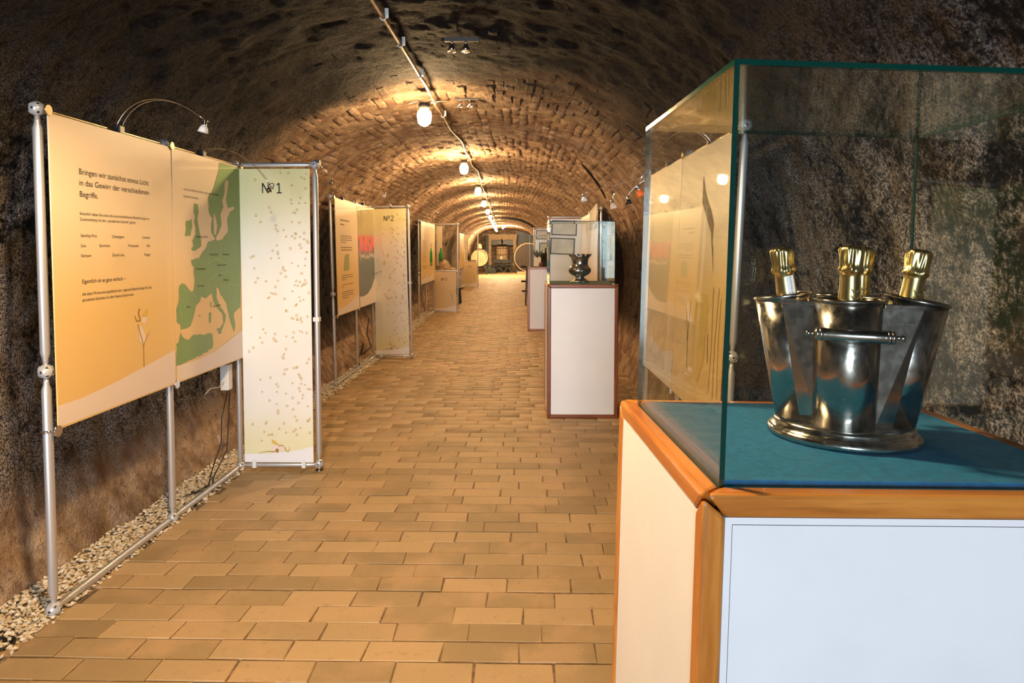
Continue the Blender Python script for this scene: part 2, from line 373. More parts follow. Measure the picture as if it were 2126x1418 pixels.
def place(parts, parent, variants, name, stuffname, lim, mat):
    """parts: list of (pos, X, Y, Z axes); nearest visible ones become objects, the rest one mesh"""
    P = np.array([p[0] for p in parts]); vis = seen(P); dist = np.linalg.norm(P - np.array([0, 0, EYE]), axis=1)
    order = np.argsort(np.where(vis, dist, 1e6)); single = set(order[:lim][vis[order[:lim]]].tolist())
    base = [np.array([v.co[:] for v in me.vertices]) for me in variants]; faces = [tuple(p.vertices) for p in variants[0].polygons]
    V = []; F = []; A = []; off = 0
    rr = random.Random(11)
    for i, (p, x, y, z) in enumerate(parts):
        k = rr.randrange(len(variants))
        if i in single:
            o = bpy.data.objects.new(name, variants[k]); COL.objects.link(o)
            mw = Matrix.Identity(4); mw.col[0][:3] = tuple(x); mw.col[1][:3] = tuple(y); mw.col[2][:3] = tuple(z); mw.col[3][:3] = tuple(p); o.matrix_world = mw; o.parent = parent
        else:
            b = base[k]; V.append(np.array(p) + b[:, :1] * np.array(x) + b[:, 1:2] * np.array(y) + b[:, 2:] * np.array(z))
            F.append(np.array([list(f) for f in faces]) + off); off += 12; A.append(np.full(12, -1 + 2 * (k + .5) / len(variants)))
    if V:
        V = np.concatenate(V); F = np.concatenate(F); A = np.concatenate(A)
        me = bpy.data.meshes.new(stuffname); me.vertices.add(len(V)); me.vertices.foreach_set('co', V.reshape(-1)); me.loops.add(F.size); me.loops.foreach_set('vertex_index', F.reshape(-1))
        me.polygons.add(len(F)); me.polygons.foreach_set('loop_start', np.arange(0, F.size, 4)); me.polygons.foreach_set('loop_total', np.full(len(F), 4)); me.update(calc_edges=True)
        me.materials.append(M[mat]); a = me.attributes.new('tone', 'FLOAT', 'POINT'); a.data.foreach_set('value', A)
        o = bpy.data.objects.new(stuffname, me); COL.objects.link(o); o.parent = parent; o['kind'] = 'stuff'
# bricks of the vault: laid lengthwise along the cellar
def vault_bricks(u0, u1, ch, bl, yend, parent, lim, ystart=1.2, seed=3):
    r = random.Random(seed); parts = []; Ltot = profile(6, [0])[2]; n = int((u1 - u0) * Ltot / ch)
    for k in range(n):
        u = u0 + (k + .5) * (u1 - u0) / n; y = ystart + (k % 2) * bl / 2 + r.uniform(-.03, .03)
        while y < yend:
            L = bl * r.choice((1, 1, 1, .5 if y > 5 else 1)); yc = y + L / 2; y += L
            xs, zs, _ = profile(yc, [u - .002, u, u + .002]); t = np.array([xs[2] - xs[0], 0, zs[2] - zs[0]]); t /= np.linalg.norm(t)
            N = np.array([t[2], 0, -t[0]]); p = np.array([xs[1], yc, zs[1]])
            dsp = float(.05 * vn(p, 1.3) + np.clip((8 - yc) / 4, .45, 1) * .034 * vn(p, 5.1))
            nearf = min(1, max(0, (yc - 3.8) / 2.2))
            if yc < 5.4 and r.random() < (.8 if u0 > .1 and u1 < .9 else .35): continue
            h = (.004 - .012 * (1 - nearf)) + r.uniform(-.012, .009) * (.5 + .5 * nearf) * (1.4 if 5.4 < yc < 10 else 1)
            sk = r.uniform(-.05, .05); Yx = np.array([0, 1, 0]) * math.cos(sk) + t * math.sin(sk); Tx = t * math.cos(sk) - np.array([0, 1, 0]) * math.sin(sk)
            parts.append((p + N * (dsp + h), Yx * (L / bl), -Tx, N))
    return parts
VB = brick_variants('vault_brick', .265, .068, .04, 8, 'masonry', .009)
WB = brick_variants('wall_block', .285, .105, .05, 6, 'masonry', .012)
uL, uR = LSPLIT / (NU - 1), RSPLIT / (NU - 1)
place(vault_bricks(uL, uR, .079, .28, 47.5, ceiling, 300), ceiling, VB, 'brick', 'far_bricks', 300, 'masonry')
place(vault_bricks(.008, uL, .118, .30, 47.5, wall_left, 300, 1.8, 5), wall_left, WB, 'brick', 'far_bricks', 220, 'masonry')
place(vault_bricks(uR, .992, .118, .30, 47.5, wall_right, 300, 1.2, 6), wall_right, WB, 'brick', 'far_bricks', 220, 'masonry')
# floor
fl = MB(); fl.box(-3.6, -8.6, -.12, 2.2, 48.5, -.006); floor = fl.build('floor', 'joint'); floor['kind'] = 'structure'
FB = brick_variants('floor_brick', .299, .131, .05, 10, 'floor_brick', .0035)
fp = []; r = random.Random(9); row = 0; y = 1.4
def floor_left(y): return -2.03 - .03 * max(0, y - 11) - (.06 if y > 6 else 0)
while y < 47.9:
    pit = .1365 + r.uniform(-.003, .003); x = floor_left(y) + (row % 2) * .152 + r.uniform(-.05, .05) - .30
    while x < 1.36 - .03 * max(0, y - 11):
        xc = x + .1525
        if xc > floor_left(y) - .05:
            tx, ty = r.uniform(-.004, .004), r.uniform(-.005, .005); a = r.uniform(-.008, .008)
            Z = np.array([tx, ty, 1.]); Z /= np.linalg.norm(Z); X_ = np.array([math.cos(a), math.sin(a), -tx]); X_ /= np.linalg.norm(X_); Y_ = np.cross(Z, X_)
            z = r.uniform(-.001, .0012)
            fp.append((np.array([xc, y, z]), X_, Y_, Z))
        x += .305
    y += pit; row += 1
place(fp, floor, FB, 'brick', 'far_bricks', 300, 'floor_brick')
# gravel strip between the paving and the left wall
def gravel():
    n = 15000; yy = np.concatenate([rng.uniform(1.8, 7, 9000), rng.uniform(7, 18, 6000)]); t = rng.rand(n)
    fr = np.array([floor_left(q) for q in yy]); xx = fr - .31 + t * .31 + (rng.rand(n) - .5) * .03
    near = yy < 7; s = np.where(near, rng.uniform(.007, .014, n), rng.uniform(.012, .02, n)); z = rng.uniform(-.008, .016, n)
    oct_ = np.array([(1, 0, 0), (-1, 0, 0), (0, 1, 0), (0, -1, 0), (0, 0, .7), (0, 0, -.7), (.62, .62, .35), (-.62, .6, -.3)])
    F8 = np.array([(0, 2, 4), (2, 1, 4), (1, 3, 4), (3, 0, 4), (2, 0, 5), (1, 2, 5), (3, 1, 5), (0, 3, 5)])
    o6 = oct_[:6]; an = rng.uniform(0, PI, n); el = rng.uniform(.55, 1, n)
    jit = 1 + rng.uniform(-.35, .35, (n, 6, 3)); P = o6[None] * jit; P[..., 0] *= 1.35; P[..., 1] *= el[:, None]
    c, s_ = np.cos(an)[:, None], np.sin(an)[:, None]; tl = rng.uniform(-.7, .7, n)[:, None]
    X = P[..., 0] * c - P[..., 1] * s_; Y = P[..., 0] * s_ + P[..., 1] * c; Zz = P[..., 2]; Y, Zz = Y * np.cos(tl) - Zz * np.sin(tl), Y * np.sin(tl) + Zz * np.cos(tl)
    V = np.stack([X, Y, Zz], -1) * s[:, None, None] + np.stack([xx, yy, z], -1)[:, None]
    F = (F8[None] + (np.arange(n) * 6)[:, None, None]).reshape(-1, 3)
    me = bpy.data.meshes.new('gravel'); me.from_pydata(V.reshape(-1, 3).tolist(), [], F.tolist()); me.materials.append(M['gravel']); me.update()
    o = bpy.data.objects.new('gravel', me); COL.objects.link(o)
    tag(o, 'strip of pale crushed gravel between brick floor and left wall', 'gravel', kind='stuff')
gravel()
MB().box(-2.6, -8.6, -.010, -2.02, 11, -.004).build('gravel_bed', 'gravel_bed')['kind'] = 'structure'
# end wall of the cellar
ew = MB(); ew.box(-4.2, 47.6, -.1, 1.6, 48.0, 3.6); end_wall = ew.build('wall_far', 'masonry'); end_wall['kind'] = 'structure'
wb = []; rr = random.Random(4)
for k in range(24):
    z = .06 + k * .13; x = -3.9 + (k % 2) * .16
    while x < 1.2:
        wb.append((np.array([x, 47.58 + rr.uniform(-.01, .01), z]), np.array([1., 0, 0]), np.array([0, 0, 1.]), np.array([0, -1., 0]))); x += .31
place(wb, end_wall, brick_variants('end_brick', .29, .115, .05, 4, 'masonry', .01), 'brick', 'far_bricks', 0, 'masonry')
# ------------------------------------------------------------------ flat print and lettering
def ngon(pts, mat, parent, name, to3, off=0.):
    """pts 2-D (u, v) -> flat printed shape"""
    tris = tessellate_polygon([[Vector((a, b, 0)) for a, b in pts]])
    q = MB(); q.add([to3(a, b, off) for a, b in pts], [tuple(t) for t in tris]); return q.build(name, mat, parent)
def many(shapes, mat, parent, name, to3, off=0.):
    q = MB()
    for pts in shapes:
        q.add([to3(a, b, off) for a, b in pts], [tuple(t) for t in tessellate_polygon([[Vector((a, b, 0)) for a, b in pts]])])
    return q.build(name, mat, parent)
def stroke(p, w0, w1=None):
    w1 = w0 if w1 is None else w1; L = []; R = []
    for i, (a, b) in enumerate(p):
        a0, b0 = p[max(0, i - 1)]; a1, b1 = p[min(len(p) - 1, i + 1)]; d = math.hypot(a1 - a0, b1 - b0) or 1; ww = (w0 + (w1 - w0) * i / (len(p) - 1)) / 2
        nx, ny = -(b1 - b0) / d * ww, (a1 - a0) / d * ww; L.append((a + nx, b + ny)); R.append((a - nx, b - ny))
    return L + R[::-1]
def text(s, loc, rot, width, cap, parent, mat='ink', name='lettering', bold=0):
    c = bpy.data.curves.new(name, 'FONT'); c.body = s; c.size = 1; c.resolution_u = 3; c.offset = bold
    o = bpy.data.objects.new(name, c); COL.objects.link(o); bpy.context.view_layer.update()
    wd = max(o.dimensions.x, .01); c.materials.append(M[mat]); bpy.context.view_layer.update()
    me = bpy.data.meshes.new_from_object(o.evaluated_get(bpy.context.evaluated_depsgraph_get())); bpy.data.objects.remove(o)
    o = bpy.data.objects.new(name, me); COL.objects.link(o); o.scale = (width / wd, cap / .69, 1); o.location = loc; o.rotation_euler = rot; o.parent = parent; return o
# ------------------------------------------------------------------ exhibition frames
RP, RB_ = .0195, .031
def pole(parent, p, z0, z1, rp=RP, name='pole'):
    q = MB(); x, y = p
    q.lathe([(.010, 0), (.012, .022), (.013, .03), (rp, .052), (rp, z1 - z0 - .052), (.013, z1 - z0 - .03), (.012, z1 - z0 - .022), (.010, z1 - z0)], 16, (x, y, z0)); return q.build(name, 'alu', parent)
def rail(parent, a, b, r=.018, name='rail', mat='alu'):
    a, b = Vector(a), Vector(b); L = (b - a).length
    q = MB(); q.lathe([(.009, .02), (.011, .045), (r, .075), (r, L - .075), (.011, L - .045), (.009, L - .02)], 14, a, tuple((b - a).normalized())); return q.build(name, mat, parent)
BALLD = [Vector(d).normalized() for d in [(a, b, c) for a in (-1, 0, 1) for b in (-1, 0, 1) for c in (-1, 0, 1) if abs(a) + abs(b) + abs(c) in (1, 3)]]
def ball(parent, p, near=True):
    q = MB(); q.sphere(p, RB_, 20 if near else 12, 12 if near else 8)
    if near:
        q.cur = 1
        for d in BALLD:
            if abs(d.z) > .99: continue
            c = Vector(p) + d * (RB_ - .0035); q.cyl(c, Vector(p) + d * (RB_ + .0006), .0058, n=8)
        q.cur = 0
        for d in BALLD:
            if abs(d.z) > .99: continue
            q.torus(Vector(p) + d * (RB_ + .0002), .0068, .0012, tuple(d), 8, 4)
    return q.build('ball_joint', ['ball_steel', 'hole'], parent)
def disc_clamp(parent, p, d):
    q = MB(); p = Vector(p); d = Vector(d); q.torus(p, RP + .003, .006, (0, 0, 1), 16, 6); q.cyl(p, p + d * .045, .007); q.cyl(p + d * .04, p + d * .048, .024, n=20); return q.build('clamp', 'chrome', parent)
def display(name, label, x, y0, ymid, y1, side, dx_far=0., lean=0., board=None, near=True, px_off=.05, pz=(.82, 2.17), infill=('cream', 'cream'), wsp=.52, label_extra=None):
    """side=+1: stands on the left wall and faces +X; side=-1 mirrored. local x = towards the aisle"""
    root = empty(name, (x, y0, 0)); root.rotation_euler = (0, -lean * side if False else lean, 0)
    tag(root, label, 'display stand', 'exhibition stands along the walls')
    s = side; ps = [(0, 0), (dx_far * (ymid - y0) / (y1 - y0), ymid - y0), (dx_far, y1 - y0)]; ZT = 2.185
    # near pole in two lengths with a middle ball
    pole(root, ps[0], .055, 1.045); pole(root, ps[0], 1.10, ZT - .03)
    ball(root, (*ps[0], .031), near); ball(root, (*ps[0], 1.073), near); ball(root, (*ps[0], ZT), near)
    for p in ps[1:]:
        pole(root, p, .055, ZT - .03); ball(root, (*p, .031), near); ball(root, (*p, ZT), near)
    for a, b in ((0, 1), (1, 2)):
        rail(root, (*ps[a], .031), (*ps[b], .031), .019, 'floor_rail'); rail(root, (*ps[a], ZT), (*ps[b], ZT), .012, 'top_rail', 'brass_sheen')
    for p in ps: disc_clamp(root, (p[0], p[1], pz[0] - .005), (s, 0, 0))
    for p in ps: 
        q = MB(); q.cyl((p[0], p[1], ZT), (p[0] + s * .05, p[1], ZT - .006), .008); q.cyl((p[0] + s * .043, p[1], ZT - .006), (p[0] + s * .052, p[1], ZT - .006), .022, n=18); q.build('panel_holder', 'brass_sheen', root)
    pans = []
    for i, (a, b) in enumerate(((0, 1), (1, 2))):
        ya_, yb_ = ps[a][1], ps[b][1]; g = .012
        xa, xb = ps[a][0] + s * px_off, ps[b][0] + s * px_off
        q = MB(); q.obox(((xa + xb) / 2, (ya_ + yb_) / 2, (pz[0] + pz[1]) / 2), ((xb - xa) / 2 , (yb_ - ya_ - g) / 2, 0), (.003, 0, 0), (0, 0, (pz[1] - pz[0]) / 2))
        pans.append(q.build('print_panel', infill[i], root))
    to3 = lambda u, v, off: (s * (px_off + .0036 + off) + dx_far * u / (y1 - y0), u, v)
    bd = None
    if board:
        wd = board['w']; fx = dx_far; fy = y1 - y0
        pf = (fx + s * (wd + .05), fy); pole(root, pf, .075, ZT - .03); ball(root, (*pf, .052), near); ball(root, (*pf, ZT), near)
        q = MB(); q.cyl((*pf, .0), (*pf, .006), .028, n=16); q.cyl((*pf, .004), (*pf, .03), .008); q.build('foot', 'chrome', root)
        rail(root, (fx, fy, ZT), (*pf, ZT), .017, 'top_rail'); rail(root, (fx, fy, .04), (*pf, .045), .017, 'floor_rail')
        bx0, bx1 = sorted((fx + s * .045, fx + s * (wd + .02))); yb = fy - .03
        bd = dict(x0=bx0, x1=bx1, y=yb, root=root)
        bto = lambda u, v, off: (u, yb - .0036 - off, v)
        bd['to3'] = bto
        if board['kind'] == 'tall':
            bp = MB().box(bx0, yb - .003, .07, bx1, yb + .003, 2.155).build('number_board', board.get('mat', 'board'), root); bd['panel'] = bp
            ngon([(bx0, .07), (bx1, .07), (bx1, .185), ((bx0 + bx1) / 2 + .1, .15), (bx0 + .15, .13), (bx0, .13)], 'board_white', bp, 'white_curve', bto, .0004) if board.get('curve') else None
            for cx in (bx0 + .07, bx1 - .07): MB().box(cx - .013, yb - .012, .03, cx + .013, yb + .006, .085).build('board_clip', 'clear_clip', root)
            q = MB(); q.box(pf[0] - .022, pf[1] - .025, 1.08, pf[0] + .022, pf[1] + .02, 1.11); q.build('board_clip', 'clear_clip', root)
        else:
            zl = 1.02
            bp = MB().box(bx0, yb - .003, .07, bx1, yb + .003, zl).build('number_board', 'cream_pale', root); bd['panel'] = bp
            ngon([(bx0, .07), (bx1, .07), (bx1, .2), (bx0 + .3, .13), (bx0, .11)], 'swoosh', bp, 'white_curve', bto, .0004)
            q = MB(); q.box(bx0 - .02, fy - .04, zl + .01, bx1 + .03, fy + .40, zl + .035); q.build('shelf', 'alu', root)
            rail(root, (fx, fy - .03, zl + .02), (pf[0], fy - .03, zl + .02), .014, 'shelf_rail')
            q = MB(); q.box(bx0, yb - .002, zl + .05, bx1, yb + .002, 2.155); q.build('glass_pane', 'glass', root)
            q = MB(); q.box(bx0 if s > 0 else bx1 - .12, fy + .38, zl + .05, bx0 + .14 if s > 0 else bx1, fy + .385, 2.15); q.build('back_panel', 'cream_pale', root)
    return root, pans, to3, bd
RL = (PI / 2, 0, PI / 2); RBD = (PI / 2, 0, 0)
def number(bd, digit, x0, z0, H=.07, mat='ink'):
    P = bd['panel']; to3 = bd['to3']; w_ = .0075
    def st(pts, w=w_): return [(x0 + a * H, z0 + b * H) for a, b in stroke(pts, w / H)]
    arc = lambda cx, cy, rx, ry, a0, a1, n=14: [(cx + rx * math.cos(math.radians(a0 + (a1 - a0) * i / n)), cy + ry * math.sin(math.radians(a0 + (a1 - a0) * i / n))) for i in range(n + 1)]
    S = [st([(.05, 0), (.05, 1)]), st([(.05, 1), (.62, 0)], .0095), st([(.62, 0), (.62, 1)]), st(arc(1.03, .78, .17, .2, 0, 180), .006), st(arc(1.03, .78, .17, .2, 180, 360), .006), st([(.86, .45), (1.2, .45)], .006)]
    G = {'1': [[(1.48, .80), (1.72, 1.0)], [(1.72, 1.0), (1.72, 0)], [(1.48, .03), (1.98, .03)]], '2': [arc(1.72, .74, .25, .25, 160, -35) + [(1.45, .03)], [(1.42, .03), (2.0, .03)]],
         '3': [arc(1.7, .76, .24, .23, 145, -85), arc(1.7, .27, .27, .27, 85, -145)], '4': [[(1.86, 0), (1.86, 1)], [(1.86, 1), (1.44, .3)], [(1.44, .3), (2.05, .3)]]}[digit]
    many(S + [st(g, .0085) for g in G], mat, P, 'number_lettering', to3, .001)
def bubbles(bd, n, seed, big=1.):
    r = random.Random(seed); q = MB(); q2 = MB(); x0, x1 = bd['x0'], bd['x1']; wd = x1 - x0
    for i in range(n):
        a = r.random() ** .45 if i > n * .22 else r.random(); x = x0 + .015 + a * (wd - .03); z = r.uniform(.22, 2.14)
        if abs(z - 2.0) < .08 and x < x0 + wd * .72: continue
        R = r.uniform(.0045, .0085) * big; y = bd['y'] - .0042
        q.torus((x, y, z), R, .0017 * big, (0, 1, 0), 12, 4)
        ct = [(x + R * 1.0 * math.cos(t), y - .0016, z + R * 1.0 * math.sin(t)) for t in (3.6, 4.0, 4.4, 4.8, 5.2)]
        q2.tube(ct, .0012 * big, 4)
    o = q.build('bubble_print', 'gold', bd['panel']); o['kind'] = 'stuff'; o2 = q2.build('bubble_shade_print', 'gold_dark', bd['panel']); o2['kind'] = 'stuff'
def ground_figure(bd, s=1.):
    """small winged flower sprite lying on the white curve, plain generic drawing"""
    x = bd['x0'] + (bd['x1'] - bd['x0']) * .5; t = lambda pts: [(x + a * s, .15 + b * s) for a, b in pts]; to3 = bd['to3']; P = bd['panel']
    many([t([(-.055, .085), (-.03, .078), (.0, .05), (.012, .038), (-.02, .045), (-.045, .055)])], 'gold', P, 'wing_print', to3, .0009)
    many([t([(-.05, .05), (-.02, .045), (.03, .045), (.045, .02), (.03, -.005), (-.02, -.01), (-.06, -.004)])], 'pale_veil', P, 'veil_print', to3, .0006)
    many([t([(-.03, 0), (-.02, .018), (-.005, .02), (.0, .0), (-.01, -.012)]), stroke(t([(.04, .03), (.055, .0), (.065, -.006), (.075, .01), (.077, .03)]), .006, .003), stroke(t([(-.15, -.012), (-.08, -.002), (-.03, -.004)]), .002, .007), stroke(t([(.0, .035), (.02, .045), (.035, .035)]), .006)], 'gold_dark', P, 'figure_print', to3, .0011)
# --- first stand on the left, with its two printed panels
L1, pans, to3, bd = display('display_stand', 'nearest left stand with map panel and tall bubble board reading No 1', -2.05, 2.86, 3.865, 4.815, 1, board=dict(kind='tall', w=.52, curve=True), px_off=.04)
A_, B_ = pans
A_['label'] = 'cream and ochre panel printed with text'; B_['label'] = 'panel printed with a green map of Europe'; A_.name = 'text_panel'; B_.name = 'map_panel'
SW1 = [(0.006, .828), (0.006, 0.922), (0.154, 0.922), (0.303, 0.933), (0.465, 0.949), (0.625, 0.969), (0.796, 0.991), (0.990, 1.017), (.990, .828)]
SW2 = [(1.006, .828), (1.006, 0.922), (1.212, 0.916), (1.493, 0.935), (1.694, 0.973), (1.93, 1.021), (1.93, .828)]
MAIN = [(1.62, 2.163), (1.589, 2.09), (1.513, 1.977), (1.45, 1.925), (1.446, 1.845), (1.466, 1.807), (1.495, 1.792), (1.481, 1.751), (1.482, 1.695), (1.533, 1.656), (1.427, 1.639), (1.409, 1.607), (1.341, 1.568), (1.307, 1.537), (1.259, 1.538), (1.205, 1.531), (1.211, 1.501), (1.241, 1.485), (1.232, 1.455), (1.245, 1.409), (1.226, 1.341), (1.195, 1.34), (1.144, 1.376), (1.086, 1.394), (1.06, 1.381), (1.041, 1.28), (1.015, 1.246), (1.019, 1.174), (1.06, 1.154), (1.066, 1.124), (1.132, 1.124), (1.178, 1.133), (1.219, 1.182), (1.261, 1.255), (1.31, 1.274), (1.32, 1.301), (1.385, 1.284), (1.463, 1.314), (1.487, 1.26), (1.547, 1.206), (1.618, 1.158), (1.625, 1.099), (1.577, 1.075), (1.605, 1.068), (1.654, 1.113), (1.665, 1.154), (1.584, 1.211), (1.532, 1.281), (1.532, 1.347), (1.562, 1.337), (1.588, 1.294), (1.678, 1.229), (1.713, 1.14), (1.768, 1.048), (1.787, 1.02), (1.809, 1.061), (1.793, 1.15), (1.866, 1.178), (1.902, 1.184), (1.93, 1.696), (1.93, 2.163)]
BALT = [(1.728, 2.063), (1.689, 2.038), (1.686, 1.976), (1.645, 1.914), (1.662, 1.874), (1.613, 1.822), (1.628, 1.756), (1.589, 1.706), (1.542, 1.672), (1.55, 1.652), (1.633, 1.657), (1.682, 1.691), (1.721, 1.709), (1.715, 1.802), (1.756, 1.846), (1.827, 1.867), (1.828, 1.888), (1.728, 1.87), (1.702, 1.927), (1.747, 2.048)]
SKAG = [(1.523, 1.833), (1.512, 1.785), (1.516, 1.688), (1.543, 1.689), (1.564, 1.746), (1.543, 1.794)]
BRIT = [(1.249, 1.819), (1.271, 1.79), (1.254, 1.759), (1.268, 1.729), (1.266, 1.683), (1.225, 1.644), (1.239, 1.614), (1.208, 1.595), (1.261, 1.584), (1.34, 1.615), (1.337, 1.653), (1.315, 1.715), (1.295, 1.783), (1.313, 1.822), (1.307, 1.868), (1.26, 1.873)]
IREL = [(1.153, 1.71), (1.136, 1.669), (1.204, 1.674), (1.229, 1.728), (1.224, 1.776), (1.155, 1.762)]
ISL = [[(1.423, 1.189), (1.454, 1.19), (1.446, 1.127), (1.42, 1.122)], [(1.443, 1.256), (1.461, 1.258), (1.455, 1.219), (1.442, 1.22)], [(1.523, 1.078), (1.605, 1.072), (1.585, 1.037), (1.557, 1.036)], [(1.282, 1.187), (1.306, 1.189), (1.302, 1.175)]]
AFR = [(1.006, 1.049), (1.033, 1.053), (1.062, 1.108), (1.077, 1.085), (1.151, 1.053), (1.219, 1.077), (1.3, 1.07), (1.371, 1.058), (1.459, 1.053), (1.47, 1.016), (1.46, 0.958), (1.354, 0.945), (1.178, 0.928), (1.006, 0.921)]
def rough_edge(pts, amp=.006, seed=1):
    r = random.Random(seed); o = []
    for i, (a, b) in enumerate(pts):
        c, d = pts[(i + 1) % len(pts)]; L = math.hypot(c - a, d - b); n = max(1, int(L / .025)); straight = L > .3
        for k in range(n): o.append((a + (c - a) * k / n + (0 if straight or k == 0 else r.uniform(-amp, amp)), b + (d - b) * k / n + (0 if straight or k == 0 else r.uniform(-amp, amp))))
    return o
ngon(SW1, 'swoosh', A_, 'white_curve', to3, .0003)
many([rough_edge(MAIN), rough_edge(BRIT, seed=2), rough_edge(IREL, seed=3), rough_edge(AFR, seed=4)] + ISL, 'map_green', B_, 'map_print', to3, .0004)
many([rough_edge(BALT, .004), SKAG], 'map_sea', B_, 'sea_print', to3, .0007)
ngon(SW2, 'swoosh', B_, 'white_curve', to3, .0009)
bl = [[(1.26, 1.3), (1.2, 1.335), (1.16, 1.345)], [(1.42, 1.63), (1.45, 1.56), (1.43, 1.50), (1.46, 1.47)], [(1.46, 1.47), (1.41, 1.42), (1.43, 1.37), (1.40, 1.31)], [(1.43, 1.50), (1.52, 1.53), (1.60, 1.52), (1.66, 1.50)], [(1.6, 1.65), (1.62, 1.58), (1.58, 1.53)], [(1.66, 1.50), (1.75, 1.52), (1.85, 1.49)], [(1.46, 1.40), (1.52, 1.42), (1.58, 1.44), (1.66, 1.43), (1.70, 1.45)], [(1.62, 1.36), (1.68, 1.33), (1.76, 1.36), (1.86, 1.34)], [(1.70, 1.32), (1.72, 1.25), (1.78, 1.22), (1.86, 1.24)], [(1.75, 1.66), (1.80, 1.60), (1.86, 1.60)], [(1.76, 1.52), (1.78, 1.45), (1.76, 1.36)], [(1.60, 1.36), (1.62, 1.31), (1.68, 1.27)], [(1.1, 1.3), (1.06, 1.25), (1.08, 1.18)]]
many([stroke(p, .0035) for p in bl], 'map_line', B_, 'border_print', to3, .0006)['kind'] = 'stuff'
TX = [('Bringen wir zunächst etwas Licht', .19, 1.933, .569, .026, A_, .002), ('in das Gewirr der verschiedenen', .19, 1.883, .566, .026, A_, .002), ('Begriffe.', .19, 1.832, .132, .026, A_, .002),
      ('Sicherlich haben Sie schon die unterschiedlichsten Bezeichnungen im', .188, 1.750, .569, .0135, A_, 0), ('Zusammenhang mit dem „sprudelnden Getränk“ gehört.', .188, 1.725, .444, .0135, A_, 0),
      ('Sparkling Wine', .19, 1.651, .116, .0135, A_, 0), ('Champagner', .422, 1.65, .104, .0135, A_, 0), ('Cremant', .683, 1.65, .075, .0135, A_, 0),
      ('Cava', .188, 1.605, .037, .0135, A_, 0), ('Spumante', .323, 1.606, .082, .0135, A_, 0), ('Winzersekt', .556, 1.606, .095, .0135, A_, 0), ('Sekt', .724, 1.607, .036, .0135, A_, 0),
      ('Szampan', .188, 1.56, .072, .0135, A_, 0), ('Šumivè vino', .423, 1.56, .098, .0135, A_, 0), ('Pezsgö', .7, 1.56, .057, .0135, A_, 0),
      ('Eigentlich ist es ganz einfach –', .189, 1.440, .334, .018, A_, 0),
      ('alle diese Worte sind spezifische bzw. regionale Bezeichnungen für das', .188, 1.385, .573, .0135, A_, 0), ('sprudelnde Getränke mit dem Namen Schaumwein.', .188, 1.358, .408, .0135, A_, 0),
      ('und so heißt der Sekt in den verschiedenen', 1.131, 1.941, .466, .0135, B_, 0), ('Ländern Europas.', 1.129, 1.90, .186, .0135, B_, 0),
      ('Sparkling Wine', 1.273, 1.665, .156, .013, B_, 0), ('Winzersekt', 1.444, 1.553, .119, .013, B_, 0), ('Szampan', 1.632, 1.553, .101, .013, B_, 0), ('Šumivè vino', 1.549, 1.483, .132, .013, B_, 0),
      ('Champagner', 1.261, 1.467, .129, .013, B_, 0), ('Sekt', 1.566, 1.416, .046, .013, B_, 0), ('Pezsgö', 1.638, 1.382, .077, .013, B_, 0), ('Cremant', 1.278, 1.361, .086, .013, B_, 0),
      ('Cava', 1.133, 1.245, .046, .013, B_, 0), ('Spumante', 1.48, 1.221, .11, .013, B_, 0)]
for s_, u, v, wd, cap, par, bo in TX: text(s_, to3(u, v, .0012), RL, wd, cap, par, bold=bo)
# small flower figure on the text panel
many([[(.725, 1.281), (.70, 1.275), (.667, 1.244), (.69, 1.237), (.718, 1.236)]], 'gold', A_, 'wing_print', to3, .0006)
many([[(.668, 1.24), (.715, 1.236), (.70, 1.205), (.68, 1.20), (.655, 1.22)], [(.627, 1.205), (.66, 1.19), (.70, 1.13), (.672, 1.09), (.63, 1.12)]], 'pale_veil', A_, 'veil_print', to3, .0005)
many([stroke([(.645, 1.285), (.632, 1.265), (.64, 1.245), (.648, 1.225)], .014, .008), stroke([(.60, 1.25), (.615, 1.222), (.65, 1.222)], .008, .008), stroke([(.628, 1.205), (.64, 1.165), (.672, 1.09), (.672, .975)], .008, .006), stroke([(.675, 1.09), (.705, 1.13), (.735, 1.155)], .006, .002)], 'gold_dark', A_, 'figure_print', to3, .0008)
number(bd, '1', bd['x0'] + .16, 1.985); bubbles(bd, 190, 21); ground_figure(bd)
# --- second stand on the left
def dashes(par, to3, rows, mat='ink_soft'):
    q = MB(); r = random.Random(5)
    for (u0, u1, v, h) in rows:
        u = u0
        while u < u1:
            L = min(r.uniform(.015, .06), u1 - u); a = [to3(u, v, .0006), to3(u + L, v, .0006), to3(u + L, v + h * r.uniform(.7, 1.1), .0006), to3(u, v + h, .0006)]; q.add(a, [(0, 1, 2, 3)]); u += L + .008
    o = q.build('small_print', mat, par); o['kind'] = 'stuff'
L2, pans, to3, bd2 = display('display_stand', 'second left stand with vineyard photo panel and bubble board reading No 2', -2.18, 7.76, 8.79, 9.75, 1, board=dict(kind='tall', w=.50, curve=True), lean=-.018, infill=('cream', 'photo_hill'))
pans[0].name = 'text_panel'; pans[1].name = 'photo_panel'; pans[1]['label'] = 'photo panel with red and green vineyard hill above a village'
ngon([(.006, .828), (.006, .90), (.3, .90), (.6, .94), (.99, 1.01), (.99, .828)], 'swoosh', pans[0], 'white_curve', to3, .0003)
ngon([(1.04, .828), (1.04, .97), (1.25, .96), (1.5, .98), (1.75, 1.06), (1.97, 1.19), (1.97, .828)], 'swoosh', pans[1], 'white_curve', to3, .0006)
q = MB(); rr = random.Random(2)
for k in range(26):
    u = 1.08 + .88 * k / 26; v = 1.46 + rr.uniform(-.02, .03); q.add([to3(u, v, .0006), to3(u + .03, v, .0006), to3(u + .03, v + rr.uniform(.03, .07), .0006), to3(u, v + .04, .0006)], [(0, 1, 2, 3)])
o = q.build('village_print', 'houses', pans[1]); o['kind'] = 'stuff'
